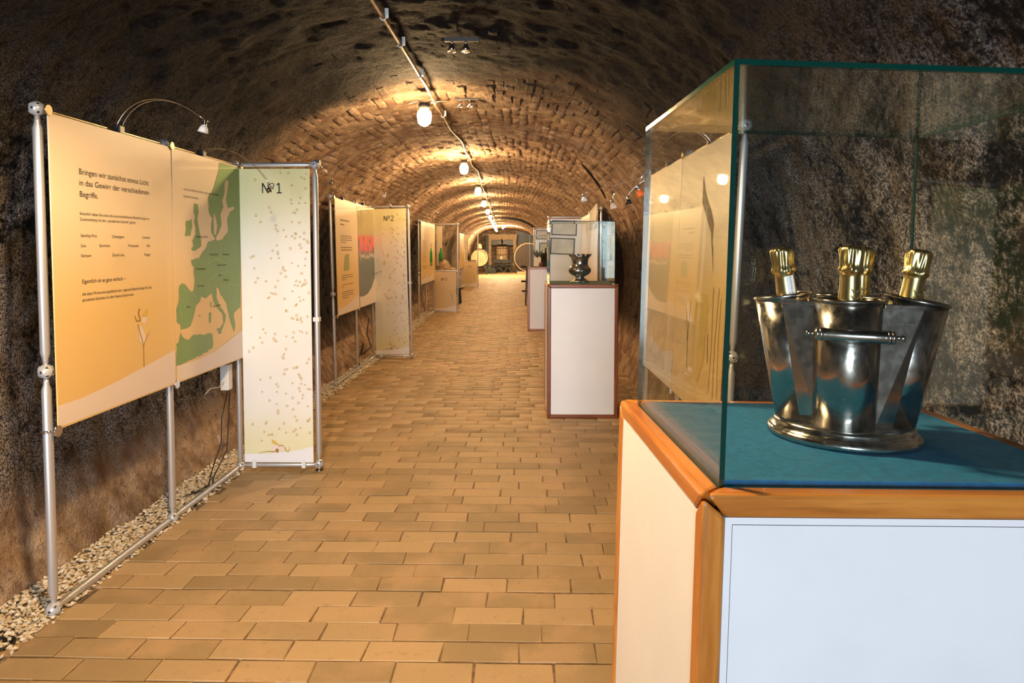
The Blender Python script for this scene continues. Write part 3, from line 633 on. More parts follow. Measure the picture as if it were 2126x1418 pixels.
dashes(pans[0], to3, [(.2, .62, 1.92, .018), (.2, .38, 1.87, .018)] + [(.2, .72, v, .009) for v in (1.74, 1.715, 1.69)] + [(.2, .45, 1.665, .009)] + [(.2, .72, v, .012) for v in (1.60, 1.57)] + [(.2, .72, v, .009) for v in (1.27, 1.245)] + [(.2, .4, 1.22, .009)] + [(.2, .72, 1.16, .009), (.2, .3, 1.135, .009)] + [(.2, .72, v, .009) for v in (1.075, 1.05, 1.025)] + [(.2, .5, 1.0, .009)])
ngon([(.30, 1.33), (.56, 1.33), (.57, 1.53), (.42, 1.53), (.36, 1.50), (.33, 1.44)], 'map_small', pans[0], 'map_print', to3, .0006)
number(bd2, '2', bd2['x0'] + .16, 1.985); bubbles(bd2, 150, 22, 1.1); ground_figure(bd2)
# --- third and fourth stands on the left with a showcase above the number board
L3, pans, to3, bd3 = display('display_stand', 'third left stand with small showcase above board reading No 3', -2.265, 14.5, 15.55, 16.75, 1, board=dict(kind='low', w=.56), near=False)
dashes(pans[0], to3, [(.2, .85, v, .012) for v in (1.75, 1.7, 1.65, 1.6, 1.55, 1.5, 1.45, 1.4, 1.35, 1.3, 1.2, 1.15)])
ngon([(1.35, 1.18), (1.75, 1.18), (1.75, 1.5), (1.62, 1.6), (1.62, 1.72), (1.5, 1.72), (1.5, 1.6), (1.35, 1.5)], 'bottle_green', pans[1], 'bottle_print', to3, .0006)
for k in (0, 1): ngon([(.006 + k, .828), (.006 + k, .92), (.5 + k, .94), (.99 + k, 1.02), (.99 + k, .828)], 'swoosh', pans[k], 'white_curve', to3, .0007)
number(bd3, '3', bd3['x0'] + .16, .80)
many([stroke([(.50, .25), (.47, .38), (.44, .50)], .008, .014), stroke([(.47, .38), (.50, .47)], .006, .004)], 'gold_dark', bd3['panel'], 'figure_print', bd3['to3'], .0008)
many([[(.41, .56), (.45, .56), (.46, .50), (.43, .48)], [(.49, .56), (.55, .56), (.54, .50)]], 'gold', bd3['panel'], 'wing_print', bd3['to3'], .0008)
L4, pans, to3, bd4 = display('display_stand', 'fourth and farthest left stand with showcase above small numbered board', -2.56, 26.2, 27.2, 28.2, 1, board=dict(kind='low', w=.56), near=False)
number(bd4, '4', bd4['x0'] + .16, .80)
many([stroke([(.50, .25), (.47, .38), (.44, .50)], .008, .014), stroke([(.47, .38), (.50, .47)], .006, .004)], 'gold_dark', bd4['panel'], 'figure_print', bd4['to3'], .0008)
# --- right stands
R1, pans, to3, _ = display('display_stand', 'nearest right stand seen through the big glass case, cream panels with drawing', .962, 3.31, 4.32, 5.32, -1, dx_far=-.03, lean=.04, px_off=.045, pz=(.70, 2.16))
rp = pans[0]
T3 = to3
many([[(.50, 2.0), (.44, 1.9), (.30, 1.78), (.26, 1.72), (.27, 1.6), (.22, 1.45), (.25, 1.6), (.30, 1.68), (.50, 1.85)]], 'ink_soft', pans[0], 'drawing_print', T3, .0006)
many([[(.52, 1.33), (.48, 1.36), (.30, 1.35), (.28, 1.30), (.32, 1.0), (.42, .86), (.50, .88), (.53, 1.05)]], 'gold', pans[0], 'glass_drawing_print', T3, .0006)
many([stroke([(.62, 1.3), (.66, 1.1), (.65, .9)], .006), stroke([(.72, 1.25), (.66, 1.05), (.65, .9)], .006), stroke([(.2, 1.4), (.18, 1.1), (.2, .85)], .005), stroke([(.1, 1.4), (.13, 1.1), (.12, .82)], .005), stroke([(.24, 1.0), (.26, 1.15)], .008), stroke([(.06, 1.35), (.07, 1.1), (.05, .85)], .004)], 'ink', pans[0], 'line_drawing_print', T3, .0007)
ngon([(1.006, .705), (1.006, .95), (1.3, .90), (1.6, .93), (2.0, 1.0), (2.0, .705)], 'swoosh', pans[1], 'white_curve', T3, .0006)
R2, pans, to3, bdr = display('display_stand', 'second right stand with white board carrying two framed prints', 1.12, 10.1, 11.5, 13.0, -1, near=False, board=dict(kind='tall', w=.62, mat='board_white'))
def picture(par, x0, z0, x1, z1, y, rot=0):
    c = ((x0 + x1) / 2, y, (z0 + z1) / 2); g = MB(); ww, hh = (x1 - x0) / 2, (z1 - z0) / 2; f = .018
    for a, b, c_, d in ((-ww, -hh, ww, -hh + f), (-ww, hh - f, ww, hh), (-ww, -hh, -ww + f, hh), (ww - f, -hh, ww, hh)): g.box(a, -.015, b, c_, 0, d)
    o = g.build('picture_frame', 'iron', par); o.location = c; o.rotation_euler = (0, rot, 0)
    p = MB().box(-ww + f, -.006, -hh + f, ww - f, -.002, hh - f).build('print', 'pic', o)
    return o
yb = bdr['y'] - .004; b0 = bdr['x0']
picture(bdr['panel'], b0 + .02, 1.84, b0 + .5, 2.12, yb, .03); picture(bdr['panel'], b0 + .0, 1.48, b0 + .46, 1.79, yb, .04)
# draped white cloth on the near rail of that stand
q = MB(); vs = []; n = 14
for i in range(n + 1):
    y_ = .05 + 1.1 * i / n; vs += [(-.06, y_, 2.17 + .04 * abs(math.sin(i * 1.9)) + (.07 * (1 - i / n))), (-.075 - .01 * math.sin(i * 2.1), y_, 1.9)]
q.add(vs, [(2 * i, 2 * i + 2, 2 * i + 3, 2 * i + 1) for i in range(n)], True); o = q.build('draped_cloth', 'white_cloth', R2)
sd = o.modifiers.new('solid', 'SOLIDIFY'); sd.thickness = .006
R3, pans, to3, bdr3 = display('display_stand', 'farthest right stand with small framed prints behind reddish plinth', .98, 17.6, 18.9, 20.2, -1, near=False, board=dict(kind='tall', w=.66, mat='board_white'))
b0 = bdr3['x0']; yb = bdr3['y'] - .004
picture(bdr3['panel'], b0 + .02, 1.86, b0 + .55, 2.13, yb); picture(bdr3['panel'], b0 + .12, 1.38, b0 + .55, 1.76, yb)
# ------------------------------------------------------------------ clip-on halogen lamps
def clip_lamp(c, h, peak, label, shade='white_plastic', sc=1., bend=.5):
    c, h = Vector(c), Vector(h); root = empty('clip_lamp', c); tag(root, label, 'lamp', 'clip-on arm lamps of the stands')
    q = MB(); q.box(-.018, -.022, -.022, .022, .022, .02); q.box(-.006, -.03, -.012, .006, .03, -.004); q.build('clamp', 'black', root, .004)
    d = h - c; sdv = Vector((0, 0, 1)).cross(d).normalized() * .022; P1 = Vector((d.x * .15, d.y * .15, (peak - c.z) * 1.25)); P2 = Vector((d.x * (.5 + .2 * bend), d.y * (.5 + .2 * bend), (peak - c.z) * 1.35))
    for sg in (-1, 1):
        pts = []
        for i in range(19):
            t = i / 18; p = 3 * (1 - t) ** 2 * t * P1 + 3 * (1 - t) * t * t * P2 + t ** 3 * d; pts.append(p + sdv * sg * (1 - .6 * t))
        MB().tube(pts, .0022 * sc, 6).build('arm_wire', 'chrome', root)
    ax = Vector((.25 * (1 if d.x > 0 else -1) * -1, 0, -1)).normalized()
    q = MB(); q.cyl(d - sdv * 1.1 * sc, d + sdv * 1.1 * sc, .004 * sc); q.lathe([(.008 * sc, -.005), (.009 * sc, .02 * sc), (.014 * sc, .03 * sc)], 12, d, tuple(ax)); q.build('lamp_socket', 'chrome', root)
    q = MB(); q.lathe([(a * sc, b * sc) for a, b in ((.012, .025), (.02, .04), (.026, .062), (.024, .062), (.016, .04), (.001, .03))], 16, d, tuple(ax)); q.build('reflector', shade, root)
clip_lamp((-2.03, 3.40, 2.19), (-1.589, 3.4, 2.235), 2.335, 'thin arm lamp clipped above the text panel of first left stand')
clip_lamp((-2.03, 4.277, 2.19), (-1.57, 4.2, 1.99), 2.235, 'thin arm lamp above green map panel, head before number 1', 'dark_metal', .7)
clip_lamp((-1.47, 4.83, 2.20), (-1.39, 4.92, 2.09), 2.17, 'small arm lamp behind the top corner of the number 1 board', 'dark_metal', .6)
clip_lamp((-2.20, 8.2, 2.19), (-1.68, 8.2, 2.27), 2.36, 'arm lamp above text panel of second left stand')
clip_lamp((-2.19, 9.2, 2.19), (-1.78, 9.1, 2.17), 2.33, 'arm lamp above vineyard panel, head beside number 2', 'dark_metal', .7)
clip_lamp((1.02, 3.808, 2.17), (.624, 3.8, 1.945), 2.27, 'arm lamp with orange reflector beside the big glass case', 'orange_glass', bend=.8)
clip_lamp((1.0, 4.813, 2.18), (.592, 4.7, 1.93), 2.24, 'arm lamp with pale pink reflector left of the orange one', 'pale_veil', bend=.8)
clip_lamp((.97, 5.25, 2.18), (.786, 5.3, 2.0), 2.13, 'short arm lamp with black head on nearest right stand', 'black')
clip_lamp((.96, 5.32, 2.19), (.445, 5.3, 2.02), 2.12, 'arm lamp with white head above middle glass case')
clip_lamp((-2.27, 14.9, 2.19), (-1.9, 14.9, 2.42), 2.48, 'tiny arm lamp above the third left stand')
# transformer box and black cable behind first stand
tr = empty('transformer', (-2.09, 4.70, .70)); tag(tr, 'white plug-in transformer box hanging under green map panel', 'transformer')
MB().box(-.03, -.035, -.09, .03, .035, .09).build('casing', 'white_plastic', tr, .006)
MB().tube([(0, -.02, -.02), (0, -.12, -.05), (-.02, -.2, -.04), (-.03, -.26, -.07)], .0022, 6).build('wire', 'white_plastic', tr)
cb = MB()
cb.tube([(-2.09, 4.72, .60), (-2.11, 4.66, .42), (-2.10, 4.62, .25), (-2.13, 4.55, .10), (-2.10, 4.42, .03), (-2.13, 4.28, .025), (-2.16, 4.20, .03)], .004, 6)
cb.tube([(-2.08, 4.73, .60), (-2.08, 4.70, .40), (-2.07, 4.64, .20), (-2.10, 4.50, .06), (-2.06, 4.38, .03), (-2.11, 4.26, .03)], .004, 6)
tag(cb.build('power_cable', 'black'), 'black cable hanging from white transformer down onto the gravel', 'cable')
cb = MB(); cb.tube([(-2.2, 9.55, .62), (-2.22, 9.5, .4), (-2.15, 9.45, .22), (-2.27, 9.35, .12), (-2.2, 9.2, .3), (-2.25, 9.1, .1), (-2.2, 9.0, .03)], .008, 6)
tag(cb.build('power_cable', 'black'), 'tangled black cable behind the foot of second left stand', 'cable')
sp = MB(); sp.lathe([(.05, -.02), (.055, .012), (.048, .016), (.045, .008), (.001, .006)], 20, (-2.11, 2.63, 0)); tag(sp.build('ground_spotlight', 'black'), 'black round ground light set in the gravel at left edge', 'light')
# ------------------------------------------------------------------ plinths with glass covers
def rail_hex(q, L, s, axis, origin, dirs):
    """bar along axis with three-way mitres at both ends; origin corner, dirs = signs to the inside"""
    def P(a, b, c, e):
        v = [0, 0, 0]; o1, o2 = [i for i in range(3) if i != axis]; v[axis] = a if e == 0 else L - a; v[o1] = b * dirs[0]; v[o2] = c * dirs[1]; return tuple(origin[i] + v[i] for i in range(3))
    g = .0006; vs = []
    for e in (0, 1): vs += [P(g, 0, 0, e), P(s + g, s, 0, e), P(s + g, s, s, e), P(s + g, 0, s, e)]
    q.add(vs, [(0, 3, 2, 1), (4, 5, 6, 7), (0, 1, 5, 4), (1, 2, 6, 5), (2, 3, 7, 6), (3, 0, 4, 7)])
def plinth(label, mat4, w_, d_, zt, s, woods, felt, base=.05, sidew=None, trimfront=True, lam='laminate'):
    root = empty('plinth'); root.matrix_world = mat4; tag(root, label, 'plinth', 'display plinths with glass covers on the right')
    wx, wy, wz = woods; bv = .007 if s > .03 else .003
    def add(axis, origin, dirs, L, wm):
        q = MB(); rail_hex(q, L, s, axis, origin, dirs); o = q.build('edge_rail', wm, root, bv)
        bm = bmesh.new(); bm.from_mesh(o.data); bmesh.ops.recalc_face_normals(bm, faces=bm.faces); bm.to_mesh(o.data); bm.free()
    for yy, dy in ((0, 1), (d_, -1)):
        for zz, dz in ((0, 1), (zt, -1)): add(0, (0, yy, zz), (dy, dz), w_, wx)
    for xx, dx in ((0, 1), (w_, -1)):
        for zz, dz in ((0, 1), (zt, -1)): add(1, (xx, 0, zz), (dx, dz), d_, (sidew or woods)[1])
        for yy, dy in ((0, 1), (d_, -1)): add(2, (xx, yy, 0), (dx, dy), zt, wz)
    # panels: a thin border strip and the field, both just behind the rails
    def panel(face):
        e = .004; b = .010
        if face in 'fb':
            y_ = e if face == 'f' else d_ - e; sg = 1 if face == 'f' else -1; u0, u1, v0, v1 = s, w_ - s, s, zt - s
            F = lambda a, b_, c, d1, dep: (a, min(y_ + sg * dep, y_ + sg * .01), b_, c, max(y_ + sg * dep, y_ + sg * .01), d1)
        else:
            x_ = e if face == 'l' else w_ - e; sg = 1 if face == 'l' else -1; u0, u1, v0, v1 = s, d_ - s, s, zt - s
            F = lambda a, b_, c, d1, dep: (min(x_ + sg * dep, x_ + sg * .01), a, b_, max(x_ + sg * dep, x_ + sg * .01), c, d1)
        MB().box(*F(u0 - .002, v0 - .002, u1 + .002, v1 + .002, .006)).build('backing', 'gap', root)
        q = MB()
        if trimfront:
            for a, b_, c, d1 in ((u0, v0, u1, v0 + b), (u0, v1 - b, u1, v1), (u0, v0 + b, u0 + b, v1 - b), (u1 - b, v0 + b, u1, v1 - b)): q.box(*F(a, b_, c, d1, 0))
            q.build('panel_border', 'laminate', root); k = b + .0012
        else: k = 0
        MB().box(*F(u0 + k, v0 + k, u1 - k, v1 - k, .0004)).build('side_panel', lam, root)
    for fc in 'flrb': panel(fc)
    MB().box(s - .001, s - .001, zt - .03, w_ - s + .001, d_ - s + .001, zt - .012).build('top_board', 'gap', root)
    MB().box(s + .002, s + .002, zt - .012, w_ - s - .002, d_ - s - .002, zt - .004).build('felt_base', 'gap', root)
    q = MB(); q.box(s + .012, s + .012, zt - .004, w_ - s - .012, d_ - s - .012, zt + .005); q.build('felt', felt, root)
    return root
def gpane(root, x0, y0, z0, x1, y1, z1, thin):
    q = MB(); q.box(x0, y0, z0, x1, y1, z1); ed = {0: (0, 1, 2, 3), 1: (0, 1, 4, 5), 2: (2, 3, 4, 5)}[thin]
    q.mi = [1 if i in ed else 0 for i in range(6)]; return q.build('glass_pane', ['glass', 'glass_edge'], root)
def cover(label, mat4, x0, y0, x1, y1, z0, H, t=.008):
    root = empty('glass_cover'); root.matrix_world = mat4; tag(root, label, 'glass cover', 'glass covers on the plinths')
    gpane(root, x0, y0, z0, x0 + t, y1, z0 + H - t, 0); gpane(root, x1 - t, y0, z0, x1, y1, z0 + H - t, 0)
    gpane(root, x0 + t, y0, z0, x1 - t, y0 + t, z0 + H - t, 1); gpane(root, x0 + t, y1 - t, z0, x1 - t, y1, z0 + H - t, 1)
    gpane(root, x0, y0, z0 + H - t, x1, y1, z0 + H, 2); return root
C1 = Matrix.Translation((.2264, .9585, 0)) @ Euler((-.0025, .0223, .0533), 'XYZ').to_matrix().to_4x4()
W1, D1, ZT1, S1 = .6975, .6236, 1.2496, .0354
plinth('nearest white plinth with orange cherry wood edging and teal felt top', C1, W1, D1, ZT1, S1, WOOD['cherry'], 'felt')
cover('large glass cover over the silver wine cooler in the foreground', C1, S1, S1, W1 - S1, D1 - S1, ZT1 - .003, .627)
C2 = Matrix.Translation((.208, 6.36, 0)) @ Euler((0, 0, .01), 'XYZ').to_matrix().to_4x4()
plinth('middle white plinth with shade-darkened wood edging under silver urn', C2, .665, .66, 1.262, .036, WOOD['shaded_cherry'], 'felt_green', sidew=WOOD['cherry'], trimfront=False, lam='laminate_lit')
cover('middle glass cover over the ruffled silver urn', C2, .022, .036, .637, .62, 1.26, .592, .006)
C3 = Matrix.Translation((.05, 13.12, 0))
plinth('farthest plinth with red-brown edging, pinkish lit panel', C3, .66, .66, 1.235, .042, WOOD['redbrown'], 'felt_green', trimfront=False, lam='laminate_lit')
cover('farthest glass cover over dried plant and pewter bucket', C3, .04, .04, .62, .62, 1.233, .62, .006)
# ------------------------------------------------------------------ silver wine cooler with four bottles (in the foreground cover)
BK = C1 @ Matrix.Translation((.360, .300, ZT1 + .005)) @ Euler((0, 0, -.40), 'XYZ').to_matrix().to_4x4()
bk = empty('wine_cooler'); bk.matrix_world = BK; tag(bk, 'tarnished silver wine cooler with four tubes and side handles on teal felt', 'wine cooler')
q = MB(); q.lathe([(.001, 0), (.124, 0), (.132, .003), (.134, .010), (.129, .017), (.121, .021), (.122, .027), (.118, .032), (.113, .034), (.001, .034)], 56, mod=lambda r, z, t, i: (r * (1 if r < .01 else 1) * (1 / math.sqrt(math.cos(t) ** 2 + (math.sin(t) / .92) ** 2)), z))
q.build('base', 'silver', bk)
def tubec(b, t_, rb, rt, H=.262):
    q = MB(); b = Vector((*b, .033)); t_ = Vector((*t_, H)); ax = (t_ - b).normalized(); L = (t_ - b).length
    q.lathe([(rb, 0), (rb + (rt - rb) * .5, L * .5), (rt, L), (rt - .003, L), (rb + (rt - rb) * .5 - .003, L * .5), (rb - .003, .01), (.0001, .008)], 40, b, tuple(ax)); q.torus(t_, rt, .0034, tuple(ax), 40, 8)
    q.build('cooling_tube', 'silver', bk); return b, t_, ax
TB = [tubec((-.004, -.056), (-.006, -.062), .052, .056), tubec((.004, .056), (.006, .062), .050, .054), tubec((-.074, 0), (-.113, 0), .045, .051), tubec((.074, 0), (.113, 0), .045, .051)]
for sx in (-1, 1):
    for sy in (-1, 1):
        q = MB(); H = .250
        lo = [(sx * .046, sy * .060, .034), (sx * .078, sy * .044, .034)]; hi = [(sx * .050, sy * .068, H), (sx * .116, sy * .050, H)]
        n_ = Vector((sx * .5, sy, 0)).normalized() * .002
        vs = [Vector(p) for p in (lo[0], lo[1], hi[1], hi[0])]; vs += [v - n_ for v in vs]
        q.add(vs, [(0, 1, 2, 3), (7, 6, 5, 4), (0, 4, 5, 1), (3, 2, 6, 7), (0, 3, 7, 4), (1, 5, 6, 2)]); q.build('flat_panel', 'silver', bk)
        q = MB(); a, b = Vector(hi[0]), Vector(hi[1]); q.obox((a + b) / 2 + Vector((0, 0, .003)), (b - a) / 2, n_ * 2.2, (0, 0, .0035)); q.build('panel_rim', 'silver', bk, .001)
q = MB()
q.add([(-.10, -.06, .225), (.10, -.06, .225), (.10, .06, .225), (-.10, .06, .225)], [(0, 1, 2, 3)]); q.build('top_plate', 'dark_metal', bk)
for sy in (-1, 1):
    q = MB(); zc = .205; pts = [(-.058 + .116 * i / 14, sy * (.128 + .006 * math.sin(PI * i / 14)), zc) for i in range(15)]
    q.tube(pts, .0108, 12)
    for sx in (-1, 1):
        for off, r in ((.052, .0125), (.058, .0115), (.046, .0112)): q.torus((sx * off, sy * .129, zc), r * .72, .0036, (1, 0, 0), 16, 6)
        q.sphere((sx * .072, sy * .128, zc), .0052, 10, 8); q.tube([(sx * .060, sy * .128, zc), (sx * .072, sy * .128, zc)], .0035, 8)
        q.tube([(sx * .056, sy * .128, zc), (sx * .050, sy * .105, zc - .002), (sx * .046, sy * .085, zc)], .008, 10)
    q.build('handle', 'silver', bk)
def champagne(mat4, label, paper=False, seed=1):
    root = empty('champagne_bottle'); root.matrix_world = mat4; tag(root, label, 'bottle', 'foil-topped bottles in the wine cooler')
    q = MB(); q.lathe([(.001, .006), (.036, 0), (.040, .006), (.040, .115), (.036, .14), (.027, .17), (.019, .20), (.014, .24), (.013, .285), (.012, .29)], 28); q.build('glass_body', 'bottle', root)
    r = random.Random(seed); ph = [r.uniform(0, 6.28) for _ in range(6)]
    def mod(rr, z, t, i):
        if z < .262: return rr * (1 + .008 * math.sin(5 * t + z * 90 + ph[0])), z
        k = min(1, (z - .262) / .01) * (1 if z < .306 else .4)
        return rr * (1 + k * (.055 * math.sin(6 * t + ph[1] + 40 * z) + .045 * math.sin(11 * t + ph[2] - 60 * z) + .03 * math.sin(17 * t + ph[3]))), z + k * .0012 * math.sin(4 * t + ph[4])
    prof = [(.0275, .172), (.0245, .185), (.0215, .20), (.0195, .215), (.0182, .235), (.0176, .255), (.0178, .262), (.0210, .265), (.0218, .270), (.0196, .274), (.0190, .281), (.0196, .289), (.0200, .297), (.0203, .304), (.0196, .3085), (.0165, .311), (.008, .3125), (.001, .3127)]
    q = MB(); q.lathe(prof, 72, mod=mod); q.build('foil', 'foil', root)
    # embossed sprig
    if paper:
        q = MB(); a0 = -1.45
        vs = []; 
        for z in (.196, .21, .225, .243, .258):
            rr = np.interp(z, [.172, .185, .2, .215, .235, .255], [.0275, .0245, .0215, .0195, .0182, .0176]) + .0007
            for a in (a0 - .012 / rr * .62, a0, a0 + .012 / rr * .62): vs.append((rr * math.cos(a), rr * math.sin(a), z))
        q.add(vs, [(3 * i + k, 3 * i + k + 1, 3 * i + k + 4, 3 * i + k + 3) for i in range(4) for k in range(2)], True); lb = q.build('paper_seal', 'label', root)
        for i, ch in enumerate('SCHAUFLASCHE'):
            z = .2555 - i * .0044; rr = float(np.interp(z, [.172, .185, .2, .215, .235, .255], [.0275, .0245, .0215, .0195, .0182, .0176])) + .0018
            o = text(ch, (rr * math.cos(a0) - .0013, rr * math.sin(a0), z - .0015), (PI / 2, 0, a0 + PI / 2), .0026, .0032, lb, 'label_ink', 'lettering', .01)
            o.location = (rr * math.cos(a0), rr * math.sin(a0), z)
            o.location = Vector(o.location) + Euler((0, 0, a0 + PI / 2)).to_matrix() @ Vector((-.0013, 0, -.0015))
    else:
        sp = []
        for sgn in (-1, 1):
            for k in range(3):
                z = .205 + k * .012; a = -1.6 + sgn * .12; rr = float(np.interp(z, [.172, .185, .2, .215, .235, .255], [.0275, .0245, .0215, .0195, .0182, .0176])) + .0003
                sp.append([(rr * math.cos(a + sgn * t * .28), rr * math.sin(a + sgn * t * .28), z + t * .008) for t in (0, .5, 1)])
        q = MB()
        for p in sp: q.tube(p, [.0008, .0014, .0005], 5)
        q.build('embossed_sprig', 'foil_d', root)
def in_tube(i, lab, tilt, paper=False, dz=.0, shift=(0, 0)):
    b, t_, ax = TB[i]; o = b + Vector((shift[0], shift[1], .012 + dz)); 
    m = BK @ Matrix.Translation(o) @ Euler((tilt[0], tilt[1], .40), 'XYZ').to_matrix().to_4x4(); champagne(m, lab, paper, i + 3)
in_tube(0, 'gold foil champagne bottle in the front tube of the cooler', (-.01, .01), dz=.001)
in_tube(1, 'gold foil champagne bottle half hidden behind the front one', (.01, .05), dz=.001, shift=(.008, 0))
in_tube(2, 'champagne bottle with white paper neck seal in left tube', (0, -.17), True, dz=.001, shift=(.002, 0))
in_tube(3, 'gold foil champagne bottle leaning right in the right tube', (-.02, .17), dz=.001, shift=(-.002, 0))
# ------------------------------------------------------------------ silver urn
def urn_mod(r, z, t, i):
    k = max(0, (z - .225) / .055); k2 = max(0, (.05 - z) / .05); bel = math.exp(-((z - .12) / .04) ** 2)
    return r * (1 + .09 * k * math.sin(12 * t) + .05 * k2 * math.sin(10 * t) + .03 * bel * math.sin(8 * t)), z + .012 * k * math.sin(12 * t + .6)
q = MB(); q.lathe([(.001, .0), (.088, .0), (.09, .006), (.078, .018), (.055, .034), (.040, .048), (.046, .058), (.082, .074), (.104, .094), (.110, .115), (.104, .135), (.090, .150), (.080, .165), (.077, .19), (.080, .215), (.088, .24), (.112, .268), (.107, .268), (.084, .24), (.075, .215), (.072, .19), (.072, .17), (.001, .16)], 72, mod=urn_mod)
un = empty('silver_urn', (.534, 6.66, 1.268)); tag(un, 'tarnished silver urn with ruffled rim in the middle glass case', 'urn'); q.build('bowl', 'silver', un)
q = MB(); q.tube([(-.05, -.103, .12), (-.02, -.112, .14), (0, -.112, .115), (.02, -.112, .14), (.05, -.103, .12)], [.003, .008, .012, .008, .003], 8); q.build('floral_relief', 'dark_metal', un)
# far case contents
q = MB(); q.lathe([(.001, 0), (.075, 0), (.08, .01), (.115, .26), (.12, .265), (.11, .265), (.075, .02), (.001, .02)], 32); o = q.build('pewter_bucket', 'dark_metal', loc=(.40, 13.59, 1.243)); tag(o, 'dark pewter champagne bucket in the farthest glass case', 'bucket')
bo = empty('champagne_bottle', (.41, 13.57, 1.27)); tag(bo, 'gold-necked bottle standing in the pewter bucket', 'bottle'); q = MB(); q.lathe([(.035, .0), (.038, .18), (.02, .24), (.014, .28)], 16); q.build('glass_body', 'bottle', bo); q = MB(); q.lathe([(.018, .26), (.015, .33), (.018, .335), (.017, .36), (.001, .365)], 16); q.build('foil', 'foil', bo)
pr = empty('dried_plant', (.245, 13.50, 1.243)); tag(pr, 'grey dried plant on a small stand in the farthest glass case', 'plant')
q = MB(); rr = random.Random(3); q.box(-.07, -.04, 0, .07, .04, .17); q.build('stand', 'cream_pale', pr)
q = MB()
for i in range(16):
    a = rr.uniform(0, 6.28); L = rr.uniform(.09, .15); q.tube([(0, 0, .17), (math.cos(a) * L * .5, math.sin(a) * L * .3, .17 + L * .6), (math.cos(a) * L * .8, math.sin(a) * L * .4, .19 + L)], [.012, .018, .003], 5)
q.build('leaves', 'plant', pr)
q = MB(); q.sphere((0, 0, .045), .045, 14, 10); o = q.build('red_ornament', 'red', loc=(.31, 13.36, 1.24)); tag(o, 'dark red round ornament beside the pewter bucket', 'ornament')
# ------------------------------------------------------------------ things in the left showcases
def bottle(loc, label, mat, h=.33, r=.04):
    root = empty('glass_bottle', loc); tag(root, label, 'bottle'); q = MB(); q.lathe([(.001, 0), (r, 0), (r, h * .5), (r * .8, h * .62), (r * .38, h * .76), (r * .33, h * .97), (r * .4, h * .97), (r * .4, h), (.001, h)], 20); q.build('glass_body', mat, root)
    return root
def crumple(loc, sx, sy, sz, seed, label):
    r_ = np.random.RandomState(seed); n, m = 16, 10; q = MB(); vs = []; fs = []
    for j in range(m + 1):
        ph = PI / 2 * j / m
        for i in range(n):
            t = 2 * PI * i / n; k = 1 + r_.uniform(-.25, .25); vs.append((sx * math.cos(t) * math.cos(ph) * k, sy * math.sin(t) * math.cos(ph) * k, sz * math.sin(ph) * (1 + r_.uniform(-.2, .15))))
    fs = [(j * n + i, j * n + (i + 1) % n, (j + 1) * n + (i + 1) % n, (j + 1) * n + i) for j in range(m) for i in range(n)]
    q.add(vs, fs); o = q.build('crumpled_paper', 'paper', loc=loc); tag(o, label, 'paper')
crumple((-2.02, 16.93, 1.055), .17, .13, .24, 1, 'heap of crumpled brown paper under green bottle'); crumple((-1.80, 16.92, 1.055), .12, .10, .07, 2, 'low crumpled brown paper at the right of the showcase shelf')
bottle((-2.09, 16.93, 1.27), 'bright green bottle on crumpled paper in the third left showcase', 'bottle_green', .33, .05)
cork = MB(); cork.cyl((-1.98, 16.9, 1.66), (-1.92, 16.88, 1.76), .02); tag(cork.build('cork_cage', 'iron'), 'small wire cage held above the green bottle', 'cork')
bottle((-2.34, 28.4, 1.06), 'dark bottle in the fourth left showcase', 'bottle', .36, .045); crumple((-2.2, 28.4, 1.055), .2, .1, .05, 4, 'thin layer of brown paper in the fourth left showcase')
# dark trestle between third and fourth stands
q = MB(); q.box(-2.35, 19.3, .42, -1.80, 19.9, .47)
tb = empty('low_bench', (0, 0, 0)); tag(tb, 'low dark bench beside the wall beyond the No 3 stand', 'bench'); q.build('seat', 'dark_timber', tb)
for yy in (19.4, 19.8): MB().beam((-1.92, yy, .42), (-1.88, yy, .0), .08, .06).build('leg', 'dark_timber', tb); MB().beam((-2.28, yy, .42), (-2.3, yy, .0), .08, .06).build('leg', 'dark_timber', tb)
rk = empty('riddling_rack', (0, 0, 0)); tag(rk, 'dark wooden rack with pegs just left of the farthest plinth', 'rack')
MB().beam((.06, 19.2, 1.08), (.02, 19.0, .02), .05, .16).build('board', 'dark_timber', rk); MB().beam((.26, 19.9, 1.08), (.2, 20.1, .02), .05, .16).build('board', 'dark_timber', rk)
for k, z in enumerate((1.27, .78, .45)): MB().beam((-.10 + .02 * k, 19.1, z * .84 + .02), (.26, 19.9, z * .84 - .04), .06, .05).build('peg_bar', 'dark_timber', rk)
# ------------------------------------------------------------------ ceiling: conduit, lamps, small spots
pts = []; y = -2.5
while y < 46:
    x, z, _ = profile(y, [0]); X_ = float(XC(y)) - .27 + .018 * math.sin(y * 1.7) * (1 if y > 5 else .2) + .012 * math.sin(y * 4.1) * (1 if y > 6 else 0)
    zz = Z0 + BH * (1 - (abs(X_ - float(XC(y))) / 2.03) ** PE) ** (1 / PE); pts.append((X_, y, zz - .045)); y += .25
cd_ = MB().tube(pts, .014, 8).build('ceiling_conduit', 'conduit'); tag(cd_, 'long rusty cable conduit running along the crown of the vault', 'conduit')
for yy in (3.75, 4.35, 5.2, 6.7, 8.6):
    i = int((yy + 2.5) / .25); p = Vector(pts[i]); q = MB(); q.torus((0, 0, 0), .017, .003, (0, 1, 0), 12, 6); q.box(.01, -.008, -.004, .03, .008, .045); o = q.build('pipe_clip', 'white_plastic', cd_); o.location = p
ordn = ['first', 'second', 'third', 'fourth', 'fifth', 'sixth', 'seventh', 'eighth', 'ninth', 'tenth', 'eleventh']
lamp0 = None
